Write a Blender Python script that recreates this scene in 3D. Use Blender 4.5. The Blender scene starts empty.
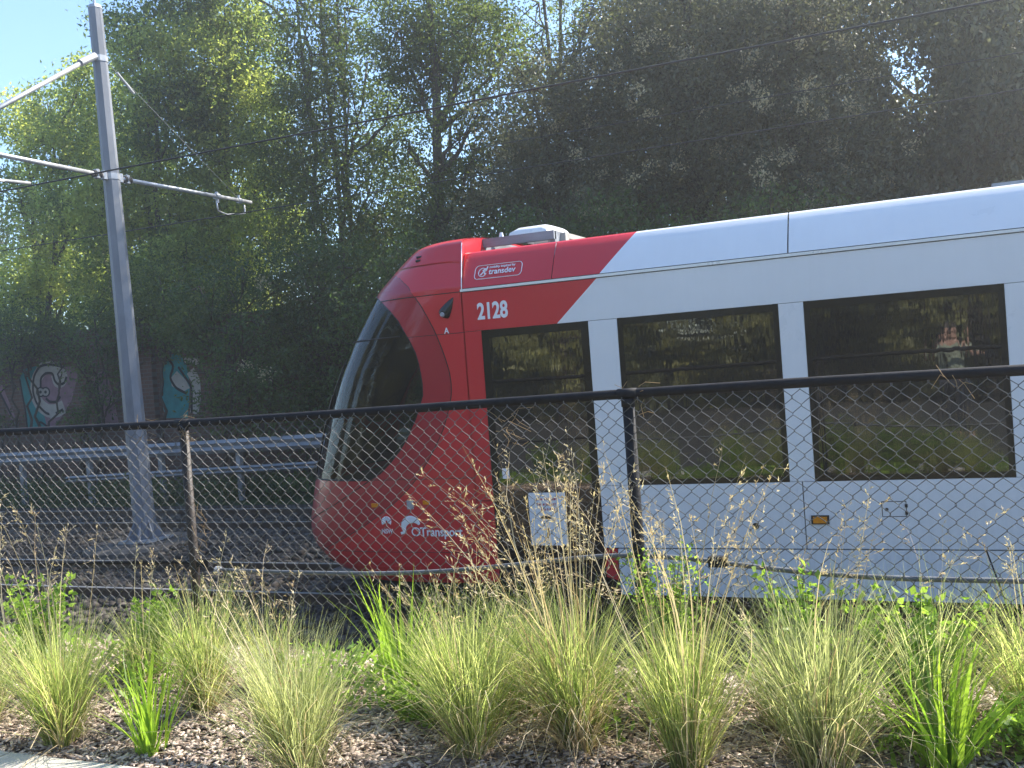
import bpy, math, random
import numpy as np

RNG = np.random.default_rng(7)
random.seed(7)
SC = bpy.context.scene
COL = SC.collection
R = math.radians

# ------------------------------------------------------------------ camera frame
CAM_R = np.array([[0.91554122, -0.06005505, -0.39771556],
                  [0.39559223, -0.04437335, 0.91735369],
                  [-0.07273969, -0.9972083, -0.01686832]])   # columns: right, down, forward
CAM = np.array([0.0, 0.0, 2.2])

def on_y(px, py, Y):
    """the point of the plane y = Y that a ray through a picture position meets"""
    d = CAM_R @ np.array([px - 512.0, py - 384.0, 1000.0])
    return CAM + d * (Y / d[1])

def on_z(px, py, Z):
    d = CAM_R @ np.array([px - 512.0, py - 384.0, 1000.0])
    return CAM + d * ((Z - 2.2) / d[2])

# ------------------------------------------------------------------ materials
def node_mat(name):
    m = bpy.data.materials.new(name)
    m.use_nodes = True
    nt = m.node_tree
    return m, nt, nt.nodes['Principled BSDF'], nt.nodes['Material Output']

def mat(name, col, rough=0.5, metal=0.0, var=0.12, scale=6.0, bump=0.0, bscale=60.0, coat=0.0, spec=0.5, rvar=0.1, col2=None, stretch=None):
    m, nt, b, out = node_mat(name)
    N, L = nt.nodes, nt.links
    tc = N.new('ShaderNodeTexCoord')
    vec = tc.outputs['Object']
    if stretch:
        mp = N.new('ShaderNodeMapping'); mp.inputs['Scale'].default_value = stretch
        L.new(vec, mp.inputs['Vector']); vec = mp.outputs['Vector']
    no = N.new('ShaderNodeTexNoise'); no.inputs['Scale'].default_value = scale; no.inputs['Detail'].default_value = 8
    no.inputs['Roughness'].default_value = 0.65
    L.new(vec, no.inputs['Vector'])
    ramp = N.new('ShaderNodeValToRGB')
    ramp.color_ramp.elements[0].position = 0.3; ramp.color_ramp.elements[1].position = 0.7
    c2 = col2 or tuple(min(1, c * (1 + var)) for c in col)
    c1 = col if col2 else tuple(c * (1 - var) for c in col)
    ramp.color_ramp.elements[0].color = (*c1, 1); ramp.color_ramp.elements[1].color = (*c2, 1)
    L.new(no.outputs['Fac'], ramp.inputs['Fac'])
    L.new(ramp.outputs['Color'], b.inputs['Base Color'])
    mr = N.new('ShaderNodeMapRange')
    mr.inputs['To Min'].default_value = max(0.02, rough - rvar); mr.inputs['To Max'].default_value = min(1, rough + rvar)
    L.new(no.outputs['Fac'], mr.inputs['Value']); L.new(mr.outputs['Result'], b.inputs['Roughness'])
    b.inputs['Metallic'].default_value = metal
    b.inputs['Specular IOR Level'].default_value = spec
    b.inputs['Coat Weight'].default_value = coat
    b.inputs['Coat Roughness'].default_value = 0.08
    if bump:
        n2 = N.new('ShaderNodeTexNoise'); n2.inputs['Scale'].default_value = bscale; n2.inputs['Detail'].default_value = 6
        L.new(vec, n2.inputs['Vector'])
        bp = N.new('ShaderNodeBump'); bp.inputs['Strength'].default_value = bump; bp.inputs['Distance'].default_value = 0.02
        L.new(n2.outputs['Fac'], bp.inputs['Height']); L.new(bp.outputs['Normal'], b.inputs['Normal'])
    return m

def leaf_mat(name, c_lo, c_hi, trans=0.45, tmul=1.8, rough=0.5, spec=0.4):
    """leaf blade: the tint of each blade or leaf comes from its own random value"""
    m, nt, b, out = node_mat(name)
    N, L = nt.nodes, nt.links
    at = N.new('ShaderNodeAttribute'); at.attribute_name = 'tint'
    ramp = N.new('ShaderNodeValToRGB')
    ramp.color_ramp.elements[0].color = (*c_lo, 1); ramp.color_ramp.elements[1].color = (*c_hi, 1)
    L.new(at.outputs['Fac'], ramp.inputs['Fac'])
    L.new(ramp.outputs['Color'], b.inputs['Base Color'])
    b.inputs['Roughness'].default_value = rough
    b.inputs['Specular IOR Level'].default_value = spec
    tr = N.new('ShaderNodeBsdfTranslucent')
    mul = N.new('ShaderNodeMixRGB'); mul.blend_type = 'MULTIPLY'; mul.inputs['Fac'].default_value = 1
    mul.inputs['Color2'].default_value = (tmul, tmul * 1.04, tmul * 0.72, 1)
    L.new(ramp.outputs['Color'], mul.inputs['Color1']); L.new(mul.outputs['Color'], tr.inputs['Color'])
    mx = N.new('ShaderNodeMixShader'); mx.inputs['Fac'].default_value = trans
    L.new(b.outputs['BSDF'], mx.inputs[1]); L.new(tr.outputs['BSDF'], mx.inputs[2])
    L.new(mx.outputs['Shader'], out.inputs['Surface'])
    return m

def glass_mat(name, tint, ior=1.55, rough=0.01, dirt=0.03, wav=0.025):
    m, nt, b, out = node_mat(name)
    N, L = nt.nodes, nt.links
    tr = N.new('ShaderNodeBsdfTransparent'); tr.inputs['Color'].default_value = (*tint, 1)
    gl = N.new('ShaderNodeBsdfGlossy'); gl.inputs['Roughness'].default_value = rough
    fr = N.new('ShaderNodeFresnel'); fr.inputs['IOR'].default_value = ior
    # slightly wavy panes
    tc = N.new('ShaderNodeTexCoord')
    mp = N.new('ShaderNodeMapping'); mp.inputs['Scale'].default_value = (9.0, 1.0, 1.2)
    L.new(tc.outputs['Object'], mp.inputs['Vector'])
    nz = N.new('ShaderNodeTexNoise'); nz.inputs['Scale'].default_value = 2.2; nz.inputs['Detail'].default_value = 2
    L.new(mp.outputs['Vector'], nz.inputs['Vector'])
    bp = N.new('ShaderNodeBump'); bp.inputs['Strength'].default_value = wav; bp.inputs['Distance'].default_value = 0.02
    L.new(nz.outputs['Fac'], bp.inputs['Height']); L.new(bp.outputs['Normal'], gl.inputs['Normal'])
    mx = N.new('ShaderNodeMixShader')
    L.new(fr.outputs['Fac'], mx.inputs['Fac']); L.new(tr.outputs['BSDF'], mx.inputs[1]); L.new(gl.outputs['BSDF'], mx.inputs[2])
    df = N.new('ShaderNodeBsdfDiffuse'); df.inputs['Color'].default_value = (0.35, 0.33, 0.28, 1)
    m2 = N.new('ShaderNodeMixShader'); m2.inputs['Fac'].default_value = dirt
    L.new(mx.outputs['Shader'], m2.inputs[1]); L.new(df.outputs['BSDF'], m2.inputs[2])
    L.new(m2.outputs['Shader'], out.inputs['Surface'])
    return m

M = {}
M['white_paint'] = mat('white_paint', (0.74, 0.75, 0.76), 0.28, var=0.03, scale=1.5, coat=0.5)
def painted(name, col, rough, coat):
    m = mat(name, col, rough, var=0.03, scale=1.5, coat=coat)
    nt = m.node_tree; N, L = nt.nodes, nt.links; b = N['Principled BSDF']
    src = b.inputs['Base Color'].links[0].from_socket
    tc = N.new('ShaderNodeTexCoord')
    mp = N.new('ShaderNodeMapping'); mp.inputs['Scale'].default_value = (7, 1, 0.5); L.new(tc.outputs['Object'], mp.inputs['Vector'])
    nz = N.new('ShaderNodeTexNoise'); nz.inputs['Scale'].default_value = 3; nz.inputs['Detail'].default_value = 7; nz.inputs['Roughness'].default_value = 0.7
    L.new(mp.outputs['Vector'], nz.inputs['Vector'])
    sx = N.new('ShaderNodeSeparateXYZ'); L.new(tc.outputs['Object'], sx.inputs['Vector'])
    hr = N.new('ShaderNodeMapRange'); hr.inputs['From Min'].default_value = 1.1; hr.inputs['From Max'].default_value = 0.2
    hr.inputs['To Min'].default_value = 0.03; hr.inputs['To Max'].default_value = 0.34; L.new(sx.outputs['Z'], hr.inputs['Value'])
    nr = N.new('ShaderNodeMapRange'); nr.inputs['From Min'].default_value = 0.42; nr.inputs['From Max'].default_value = 0.78; L.new(nz.outputs['Fac'], nr.inputs['Value'])
    mu = N.new('ShaderNodeMath'); mu.operation = 'MULTIPLY'; L.new(hr.outputs['Result'], mu.inputs[0]); L.new(nr.outputs['Result'], mu.inputs[1])
    mx = N.new('ShaderNodeMixRGB'); mx.inputs['Color2'].default_value = (0.2, 0.17, 0.13, 1)
    L.new(mu.outputs['Value'], mx.inputs['Fac']); L.new(src, mx.inputs['Color1']); L.new(mx.outputs['Color'], b.inputs['Base Color'])
    return m
M['white_paint'] = painted('white_paint', (0.80, 0.81, 0.82), 0.3, 0.4)
M['red_paint'] = mat('red_paint', (0.6, 0.018, 0.028), 0.32, var=0.05, scale=1.5, coat=0.35)
M['red_paint'] = painted('red_paint', (0.6, 0.018, 0.028), 0.32, 0.35)
M['maroon_paint'] = mat('maroon_paint', (0.36, 0.012, 0.026), 0.32, var=0.06, scale=1.5, coat=0.35)  # darker copy of the red; shade and reflection on the cheek put into colour
M['dark_trim'] = mat('dark_trim', (0.012, 0.012, 0.013), 0.4, var=0.3)
M['black_gloss'] = mat('black_gloss', (0.008, 0.008, 0.008), 0.18, var=0.3)
M['interior_grey'] = mat('interior_grey', (0.16, 0.17, 0.18), 0.7)
M['seat_cloth'] = mat('seat_cloth', (0.03, 0.05, 0.12), 0.9, var=0.4, scale=30)
M['yellow_rail'] = mat('yellow_rail', (0.75, 0.42, 0.04), 0.35)
M['aluminium'] = mat('aluminium', (0.85, 0.85, 0.82), 0.3, metal=0.2, var=0.06, scale=3)
M['galv'] = mat('galvanised_steel', (0.42, 0.43, 0.45), 0.45, metal=0.4, var=0.25, scale=8)
M['old_pipe'] = mat('old_pipe', (0.13, 0.14, 0.15), 0.5, metal=0.3, var=0.35, scale=10)
M['dull_steel'] = mat('dull_steel', (0.25, 0.26, 0.28), 0.6, metal=0.2, var=0.35, scale=3, stretch=(0.4, 1, 2))
M['pole_paint'] = mat('pole_paint', (0.19, 0.205, 0.235), 0.55, var=0.3, scale=2.2, stretch=(1, 1, 0.35), bump=0.1)
M['wire_mesh'] = mat('wire_mesh_steel', (0.17, 0.166, 0.158), 0.42, metal=0.85, var=0.3, scale=14)
M['black_pipe'] = mat('black_pipe_paint', (0.018, 0.018, 0.02), 0.65, var=0.4, scale=12, bump=0.1, spec=0.15)
M['rusty_pipe'] = mat('rusty_pipe_paint', (0.02, 0.016, 0.014), 0.6, scale=16, col2=(0.045, 0.03, 0.02), bump=0.2)
M['wire_black'] = mat('wire_black', (0.03, 0.03, 0.03), 0.6)
M['rail_steel'] = mat('rail_steel', (0.10, 0.08, 0.07), 0.5, metal=0.5, var=0.3)
M['rail_top'] = mat('rail_top', (0.42, 0.41, 0.4), 0.45, metal=0.7, var=0.1)
M['letter_white'] = mat('letter_white', (0.82, 0.83, 0.85), 0.5, var=0.02)
M['letter_red'] = mat('letter_red', (0.45, 0.05, 0.07), 0.6, var=0.02)
M['amber_lens'] = mat('amber_lens', (0.75, 0.26, 0.01), 0.2, var=0.2)
M['grey_lens'] = mat('grey_lens', (0.35, 0.37, 0.4), 0.3)
M['poster'] = mat('poster', (0.38, 0.52, 0.6), 0.6, var=0.12, scale=3)
M['glass'] = glass_mat('tinted_glass', (0.24, 0.24, 0.2), ior=2.3)
M['wind_glass'] = glass_mat('windscreen_glass', (0.56, 0.6, 0.5), ior=1.4, wav=0.0)
M['concrete'] = mat('concrete', (0.52, 0.49, 0.43), 0.85, var=0.1, scale=5, bump=0.25, bscale=90)
M['footing'] = mat('footing_concrete', (0.075, 0.068, 0.06), 0.9, var=0.35, scale=4, bump=0.4, bscale=40)
M['bark'] = mat('bark', (0.055, 0.045, 0.035), 0.9, var=0.4, scale=8, bump=0.5, stretch=(1, 1, 0.25))
M['pale_bark'] = mat('pale_bark', (0.14, 0.115, 0.085), 0.9, var=0.4, scale=8, bump=0.5, stretch=(1, 1, 0.25))
M['leaf_lit'] = leaf_mat('leaf_light_green', (0.045, 0.08, 0.022), (0.29, 0.31, 0.095), 0.6, 2.7)
M['leaf_willow'] = leaf_mat('leaf_willow', (0.07, 0.08, 0.025), (0.32, 0.31, 0.1), 0.2, 1.6)
M['leaf_mid'] = leaf_mat('leaf_mid_green', (0.035, 0.065, 0.02), (0.14, 0.17, 0.045), 0.52, 2.1)
M['leaf_dark'] = leaf_mat('leaf_dark_green', (0.022, 0.038, 0.016), (0.07, 0.09, 0.035), 0.4, 1.6)
M['leaf_grey'] = leaf_mat('leaf_grey_green', (0.055, 0.065, 0.04), (0.15, 0.155, 0.1), 0.42, 1.6)
M['flower_pale'] = leaf_mat('flower_pale', (0.34, 0.3, 0.2), (0.62, 0.55, 0.38), 0.35, 1.2, 0.8)
M['leaf_shrub'] = leaf_mat('leaf_shrub', (0.03, 0.065, 0.022), (0.1, 0.15, 0.045), 0.45, 1.9)
M['blade'] = leaf_mat('grass_blade', (0.13, 0.19, 0.045), (0.6, 0.6, 0.28), 0.55, 1.9, 0.45)
M['blade_blue'] = leaf_mat('grass_blade_bluish', (0.13, 0.165, 0.06), (0.6, 0.59, 0.34), 0.52, 1.75, 0.45)
M['blade_straw'] = leaf_mat('grass_straw', (0.4, 0.29, 0.17), (0.78, 0.66, 0.46), 0.4, 1.3, 0.6)
M['blade_bright'] = leaf_mat('strap_leaf', (0.15, 0.26, 0.03), (0.34, 0.46, 0.06), 0.55, 1.8, 0.35)
M['weed'] = leaf_mat('weed_leaf', (0.12, 0.22, 0.03), (0.3, 0.42, 0.07), 0.5, 1.8, 0.4)
M['stem'] = mat('stem', (0.16, 0.15, 0.06), 0.8)
M['skin'] = mat('skin', (0.5, 0.3, 0.22), 0.55, var=0.06)
M['hair'] = mat('hair', (0.05, 0.04, 0.03), 0.7)
M['shirt'] = mat('shirt', (0.42, 0.46, 0.36), 0.9, scale=18, col2=(0.22, 0.27, 0.2))
M['jeans'] = mat('jeans', (0.03, 0.035, 0.055), 0.9)
M['teal'] = mat('spray_teal', (0.02, 0.21, 0.215), 0.8, var=0.25)
M['cream'] = mat('spray_cream', (0.4, 0.37, 0.33), 0.8, var=0.2)
M['pink'] = mat('spray_pink', (0.24, 0.14, 0.17), 0.8, var=0.25)
M['outline'] = mat('spray_black', (0.012, 0.012, 0.018), 0.8)
M['wood_chip'] = leaf_mat('wood_chip', (0.13, 0.09, 0.065), (0.74, 0.6, 0.5), 0.05, 1.0, 0.9, 0.2)
M['stone'] = leaf_mat('ballast_stone', (0.03, 0.026, 0.023), (0.12, 0.105, 0.09), 0.0, 1.0, 0.9, 0.2)

def ground_mat(name, c1, c2, scale, bump, bscale, c3=None):
    m, nt, b, out = node_mat(name)
    N, L = nt.nodes, nt.links
    tc = N.new('ShaderNodeTexCoord')
    no = N.new('ShaderNodeTexNoise'); no.inputs['Scale'].default_value = scale; no.inputs['Detail'].default_value = 10
    no.inputs['Roughness'].default_value = 0.7
    vo = N.new('ShaderNodeTexVoronoi'); vo.inputs['Scale'].default_value = bscale
    L.new(tc.outputs['Object'], no.inputs['Vector']); L.new(tc.outputs['Object'], vo.inputs['Vector'])
    ramp = N.new('ShaderNodeValToRGB')
    ramp.color_ramp.elements[0].position = 0.35; ramp.color_ramp.elements[1].position = 0.68
    ramp.color_ramp.elements[0].color = (*c1, 1); ramp.color_ramp.elements[1].color = (*c2, 1)
    L.new(no.outputs['Fac'], ramp.inputs['Fac'])
    hv = N.new('ShaderNodeHueSaturation')
    sep = N.new('ShaderNodeSeparateColor'); L.new(vo.outputs['Color'], sep.inputs['Color'])
    mr = N.new('ShaderNodeMapRange'); mr.inputs['To Min'].default_value = 0.6; mr.inputs['To Max'].default_value = 1.5
    L.new(sep.outputs[0], mr.inputs['Value']); L.new(mr.outputs['Result'], hv.inputs['Value'])
    L.new(ramp.outputs['Color'], hv.inputs['Color']); L.new(hv.outputs['Color'], b.inputs['Base Color'])
    b.inputs['Roughness'].default_value = 0.95
    b.inputs['Specular IOR Level'].default_value = 0.2
    bp = N.new('ShaderNodeBump'); bp.inputs['Strength'].default_value = bump; bp.inputs['Distance'].default_value = 0.03
    L.new(vo.outputs['Distance'], bp.inputs['Height']); L.new(bp.outputs['Normal'], b.inputs['Normal'])
    return m
M['mulch'] = ground_mat('mulch', (0.13, 0.09, 0.065), (0.36, 0.28, 0.215), 14, 0.9, 70)
M['asphalt'] = ground_mat('asphalt', (0.045, 0.045, 0.045), (0.075, 0.074, 0.072), 3, 0.3, 120)
M['soil'] = ground_mat('soil', (0.03, 0.024, 0.018), (0.085, 0.07, 0.05), 5, 0.8, 30)
M['ballast'] = ground_mat('ballast', (0.03, 0.026, 0.023), (0.075, 0.066, 0.06), 3, 1.0, 22)
M['turf'] = ground_mat('turf', (0.02, 0.04, 0.012), (0.05, 0.085, 0.025), 3, 0.8, 25)

def brick_mat():
    m, nt, b, out = node_mat('brick_wall')
    N, L = nt.nodes, nt.links
    tc = N.new('ShaderNodeTexCoord')
    mp = N.new('ShaderNodeMapping'); mp.inputs['Rotation'].default_value = (R(90), 0, 0)
    L.new(tc.outputs['Object'], mp.inputs['Vector'])
    br = N.new('ShaderNodeTexBrick'); br.inputs['Scale'].default_value = 1
    br.inputs['Brick Width'].default_value = 0.24; br.inputs['Row Height'].default_value = 0.086
    br.inputs['Mortar Size'].default_value = 0.008
    br.inputs['Color1'].default_value = (0.14, 0.075, 0.055, 1); br.inputs['Color2'].default_value = (0.10, 0.055, 0.042, 1)
    br.inputs['Mortar'].default_value = (0.13, 0.12, 0.11, 1)
    L.new(mp.outputs['Vector'], br.inputs['Vector']); L.new(br.outputs['Color'], b.inputs['Base Color'])
    b.inputs['Roughness'].default_value = 0.9
    return m
M['brick'] = brick_mat()

# ------------------------------------------------------------------ mesh helpers
class MB:
    def __init__(self):
        self.v, self.f, self.mi = [], [], []
    def add(self, vs, fs, mi=0):
        o = len(self.v)
        self.v += [tuple(map(float, p)) for p in vs]
        self.f += [tuple(i + o for i in q) for q in fs]
        self.mi += [mi] * len(fs)
        return self
    def box(self, x0, x1, y0, y1, z0, z1, mi=0):
        vs = [(x, y, z) for z in (z0, z1) for y in (y0, y1) for x in (x0, x1)]
        return self.add(vs, [(0, 2, 3, 1), (4, 5, 7, 6), (0, 1, 5, 4), (2, 6, 7, 3), (0, 4, 6, 2), (1, 3, 7, 5)], mi)
    def prism(self, poly, y0, y1, mi=0):
        """polygon of (x, z) pushed from y0 to y1"""
        n = len(poly)
        vs = [(x, y0, z) for x, z in poly] + [(x, y1, z) for x, z in poly]
        fs = [tuple(range(n)), tuple(range(2 * n - 1, n - 1, -1))]
        fs += [(i, i + n, (i + 1) % n + n, (i + 1) % n) for i in range(n)]
        return self.add(vs, fs, mi)
    def tube(self, pts, r, seg=8, mi=0, caps=True):
        pts = [np.asarray(p, float) for p in pts]
        n = len(pts)
        rs = r if hasattr(r, '__len__') else [r] * n
        vs, up = [], None
        for i, p in enumerate(pts):
            t = pts[min(i + 1, n - 1)] - pts[max(i - 1, 0)]
            t = t / (np.linalg.norm(t) + 1e-12)
            if up is None:
                up = np.array([0, 0, 1.0]) if abs(t[2]) < 0.9 else np.array([1.0, 0, 0])
            u = up - t * (up @ t); u /= (np.linalg.norm(u) + 1e-12)
            w = np.cross(t, u); up = u
            for k in range(seg):
                a = 2 * math.pi * k / seg
                vs.append(p + rs[i] * (math.cos(a) * u + math.sin(a) * w))
        fs = [(i * seg + k, i * seg + (k + 1) % seg, (i + 1) * seg + (k + 1) % seg, (i + 1) * seg + k) for i in range(n - 1) for k in range(seg)]
        if caps:
            fs += [tuple(range(seg - 1, -1, -1)), tuple((n - 1) * seg + k for k in range(seg))]
        return self.add(vs, fs, mi)
    def grid(self, P, mi=0):
        """P: rows x cols x 3"""
        P = np.asarray(P); a, b = P.shape[:2]
        fs = [(i * b + j, i * b + j + 1, (i + 1) * b + j + 1, (i + 1) * b + j) for i in range(a - 1) for j in range(b - 1)]
        return self.add(P.reshape(-1, 3), fs, mi)
    def build(self, name, mats, parent=None, smooth=False, angle=None):
        me = bpy.data.meshes.new(name)
        me.from_pydata(self.v, [], self.f)
        if not isinstance(mats, (list, tuple)):
            mats = [mats]
        for m in mats:
            me.materials.append(m)
        me.polygons.foreach_set('material_index', self.mi)
        if smooth:
            me.polygons.foreach_set('use_smooth', [True] * len(self.f))
            if angle:
                me.set_sharp_from_angle(angle=R(angle))
        me.update()
        o = bpy.data.objects.new(name, me)
        COL.objects.link(o)
        if parent:
            o.parent = parent
            o.location = -parent.location
        return o

def raw_mesh(name, V, F, material, tint=None, parent=None, smooth=False, local=False):
    """V (n,3), F (m,k) -> one mesh object; tint is one value per vertex"""
    V = np.ascontiguousarray(V, dtype=np.float32); F = np.ascontiguousarray(F, dtype=np.int32)
    me = bpy.data.meshes.new(name)
    k = F.shape[1]
    me.vertices.add(len(V)); me.vertices.foreach_set('co', V.ravel())
    me.loops.add(F.size); me.loops.foreach_set('vertex_index', F.ravel())
    me.polygons.add(len(F)); me.polygons.foreach_set('loop_start', np.arange(0, F.size, k, dtype=np.int32))
    if tint is not None:
        a = me.attributes.new('tint', 'FLOAT', 'POINT'); a.data.foreach_set('value', np.ascontiguousarray(tint, dtype=np.float32))
    me.materials.append(material)
    if smooth:
        me.polygons.foreach_set('use_smooth', np.ones(len(F), dtype=bool))
    me.update(calc_edges=True)
    o = bpy.data.objects.new(name, me)
    COL.objects.link(o)
    if parent:
        o.parent = parent
        if not local:
            o.location = -parent.location
    return o

def tag(o, label=None, cat=None, group=None, kind=None):
    if label: o['label'] = label
    if cat: o['category'] = cat
    if group: o['group'] = group
    if kind: o['kind'] = kind
    return o

def thing(name, label, cat, loc=(0, 0, 0), group=None):
    o = bpy.data.objects.new(name, None)
    o.empty_display_size = 0.2
    COL.objects.link(o); o.location = loc
    return tag(o, label, cat, group)

def text_mesh(name, s, size, loc, material, parent, sx=1.0, bold=0.0, rot=(R(90), 0, 0), align='LEFT', extrude=0.0015):
    c = bpy.data.curves.new(name, 'FONT')
    c.body = s; c.size = size; c.offset = bold; c.extrude = extrude; c.align_x = align
    t = bpy.data.objects.new(name, c)
    COL.objects.link(t)
    dg = bpy.context.evaluated_depsgraph_get()
    me = bpy.data.meshes.new_from_object(t.evaluated_get(dg))
    bpy.data.objects.remove(t)
    me.name = name
    me.materials.clear(); me.materials.append(material)
    o = bpy.data.objects.new(name, me)
    COL.objects.link(o)
    o.parent = parent
    o.location = np.array(loc) - np.array(parent.matrix_world.translation if False else ORIG.get(parent.name, (0, 0, 0)))
    o.rotation_euler = rot; o.scale = (sx, 1, 1)
    return o
ORIG = {}

# ------------------------------------------------------------------ world, sun, camera
AZ, EL = 42.0, 46.0
w = bpy.data.worlds.new('World'); SC.world = w; w.use_nodes = True
wn, wl = w.node_tree.nodes, w.node_tree.links
sky = wn.new('ShaderNodeTexSky'); sky.sky_type = 'NISHITA'; sky.sun_disc = False
sky.sun_elevation = R(EL); sky.sun_rotation = R(AZ); sky.air_density = 1.0; sky.dust_density = 0.1; sky.ozone_density = 4.0
wl.new(sky.outputs[0], wn['Background'].inputs[0]); wn['Background'].inputs[1].default_value = 0.14

sd = np.array([math.sin(R(AZ)) * math.cos(R(EL)), math.cos(R(AZ)) * math.cos(R(EL)), math.sin(R(EL))])
sl = bpy.data.lights.new('sun', 'SUN'); sl.energy = 5.0; sl.angle = R(0.5); sl.color = (1.0, 0.93, 0.82)
so = bpy.data.objects.new('sun', sl); COL.objects.link(so)
from mathutils import Vector, Matrix
so.rotation_euler = Vector(sd).to_track_quat('Z', 'Y').to_euler()
so.location = (0, 0, 30)

cd = bpy.data.cameras.new('camera'); cd.sensor_width = 36; cd.lens = 36 * 1000 / 1024; cd.clip_start = 0.05; cd.clip_end = 2000
co = bpy.data.objects.new('camera', cd); COL.objects.link(co)
mw = Matrix(((CAM_R[0, 0], -CAM_R[0, 1], -CAM_R[0, 2], 0), (CAM_R[1, 0], -CAM_R[1, 1], -CAM_R[1, 2], 0), (CAM_R[2, 0], -CAM_R[2, 1], -CAM_R[2, 2], 2.2), (0, 0, 0, 1)))
co.matrix_world = mw
SC.camera = co
SC.view_settings.view_transform = 'Standard'; SC.view_settings.look = 'None'; SC.view_settings.gamma = 1
SC.view_settings.exposure = 1.4
SC.render.engine = 'CYCLES'
SC.cycles.max_bounces = 8; SC.cycles.transparent_max_bounces = 12
SC.cycles.use_denoising = True

# ------------------------------------------------------------------ the ground, strip by strip
def strip(name, prof, x0, x1, material, nx=2, jit=0.0):
    prof = np.array(prof, float)
    xs = np.linspace(x0, x1, nx)
    P = np.zeros((len(prof), nx, 3))
    P[:, :, 0] = xs[None, :]; P[:, :, 1] = prof[:, 0:1]; P[:, :, 2] = prof[:, 1:2]
    if jit:
        n = RNG.normal(0, jit, P.shape[:2]); n[0] = 0; n[-1] = 0
        P[:, :, 2] += n
    o = MB().grid(P).build(name, material, smooth=True)
    return tag(o, kind='structure')
def lerp(prof, n):
    p = np.array(prof, float); d = np.r_[0, np.cumsum(np.hypot(*np.diff(p, axis=0).T))]
    t = np.linspace(0, d[-1], n)
    return list(zip(np.interp(t, d, p[:, 0]), np.interp(t, d, p[:, 1])))
strip('ground', [(-400, -0.6), (400, -0.6)], -400, 400, M['turf'])
strip('road', [(-200, 0.55), (2.5, 0.585)], -120, 120, M['asphalt'])
pm = MB()
for i in range(-10, 8):
    x0 = -1.05 + i * 3.0
    pm.box(x0 + 0.004, x0 + 2.996, 2.5, 3.235, 0.42, 0.6)
tag(pm.build('footpath', M['concrete']), kind='structure')
strip('garden_bed', lerp([(3.225, 0.585), (3.6, 0.63), (4.35, 0.69), (4.75, 0.66)], 22), -40, 40, M['mulch'], 700, 0.012)
strip('embankment', lerp([(4.75, 0.66), (5.6, 0.3), (6.9, -0.16), (7.2, -0.2)], 14), -40, 40, M['soil'], 300, 0.02)
strip('ballast_bed', lerp([(7.2, -0.2), (7.6, -0.14), (10.9, -0.13), (11.2, -0.06), (12.0, -0.06), (12.3, -0.13), (15.4, -0.13), (15.7, -0.1)], 40), -60, 60, M['ballast'], 500, 0.012)
strip('grass_verge', lerp([(15.7, -0.1), (16.6, 0.05), (17.6, 0.1), (60, 0.6)], 30), -90, 90, M['turf'], 60, 0.01)

# loose stones of the ballast and wood chips of the mulch: nobody could count them
def scatter(n, name, material, xr, yr, zf, size, flat, ang):
    c = np.stack([RNG.uniform(*xr, n), RNG.uniform(*yr, n), np.zeros(n)], 1); c[:, 2] = zf(c[:, 1])
    base = np.array([(-1, -1, -1), (1, -1, -1), (1, 1, -1), (-1, 1, -1), (-1, -1, 1), (1, -1, 1), (1, 1, 1), (-1, 1, 1)], float)
    V = np.repeat(base[None], n, 0) * RNG.uniform(0.75, 1.2, (n, 8, 3))
    s = RNG.uniform(*size, (n, 1, 1)) * np.array(flat)[None, None] * RNG.uniform(0.7, 1.4, (n, 1, 3))
    V = V * s
    a = RNG.uniform(0, 6.28, n); tl = RNG.normal(0, ang, n)
    ca, sa = np.cos(a)[:, None], np.sin(a)[:, None]; ct, st = np.cos(tl)[:, None], np.sin(tl)[:, None]
    x, y, z = V[..., 0], V[..., 1], V[..., 2]
    x, z = x * ct - z * st, x * st + z * ct
    x, y = x * ca - y * sa, x * sa + y * ca
    V = np.stack([x, y, z], -1) + c[:, None]
    F = np.array([(0, 3, 2, 1), (4, 5, 6, 7), (0, 1, 5, 4), (1, 2, 6, 5), (2, 3, 7, 6), (3, 0, 4, 7)])
    F = (F[None] + 8 * np.arange(n)[:, None, None]).reshape(-1, 4)
    o = raw_mesh(name, V.reshape(-1, 3), F, material, np.repeat(RNG.uniform(0, 1, n), 8))
    return tag(o, kind='stuff')
gz = lambda y: np.interp(y, [3.225, 3.6, 4.35, 4.75, 5.6, 6.9, 7.2, 7.6, 10.9, 11.2, 12, 12.3, 15.4, 15.7], [0.59, 0.635, 0.695, 0.665, 0.305, -0.155, -0.2, -0.13, -0.12, -0.05, -0.05, -0.12, -0.12, -0.1])
tag(scatter(42000, 'wood_chips', M['wood_chip'], (-6.5, 2.0), (3.24, 4.7), gz, (0.0025, 0.014), (1.9, 0.6, 0.25), 0.3), 'brown and grey bark chips strewn over the garden bed', 'mulch')
tag(scatter(26000, 'ballast_stones', M['stone'], (-22, 4), (7.2, 15.5), gz, (0.018, 0.035), (1.2, 1.0, 0.8), 0.5), 'dark grey crushed stones around the rails', 'ballast')

# ------------------------------------------------------------------ rails
for y in (8.6575, 10.0925, 13.1325, 14.5675):
    b = MB()
    b.box(-60, 60, y - 0.07, y + 0.07, -0.16, -0.145, 0).box(-60, 60, y - 0.01, y + 0.01, -0.145, -0.035, 0).box(-60, 60, y - 0.034, y + 0.034, -0.035, -0.004, 0).box(-60, 60, y - 0.026, y + 0.026, -0.004, 0.0, 1)
    tag(b.build('rail', [M['rail_steel'], M['rail_top']]), kind='structure')

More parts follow.
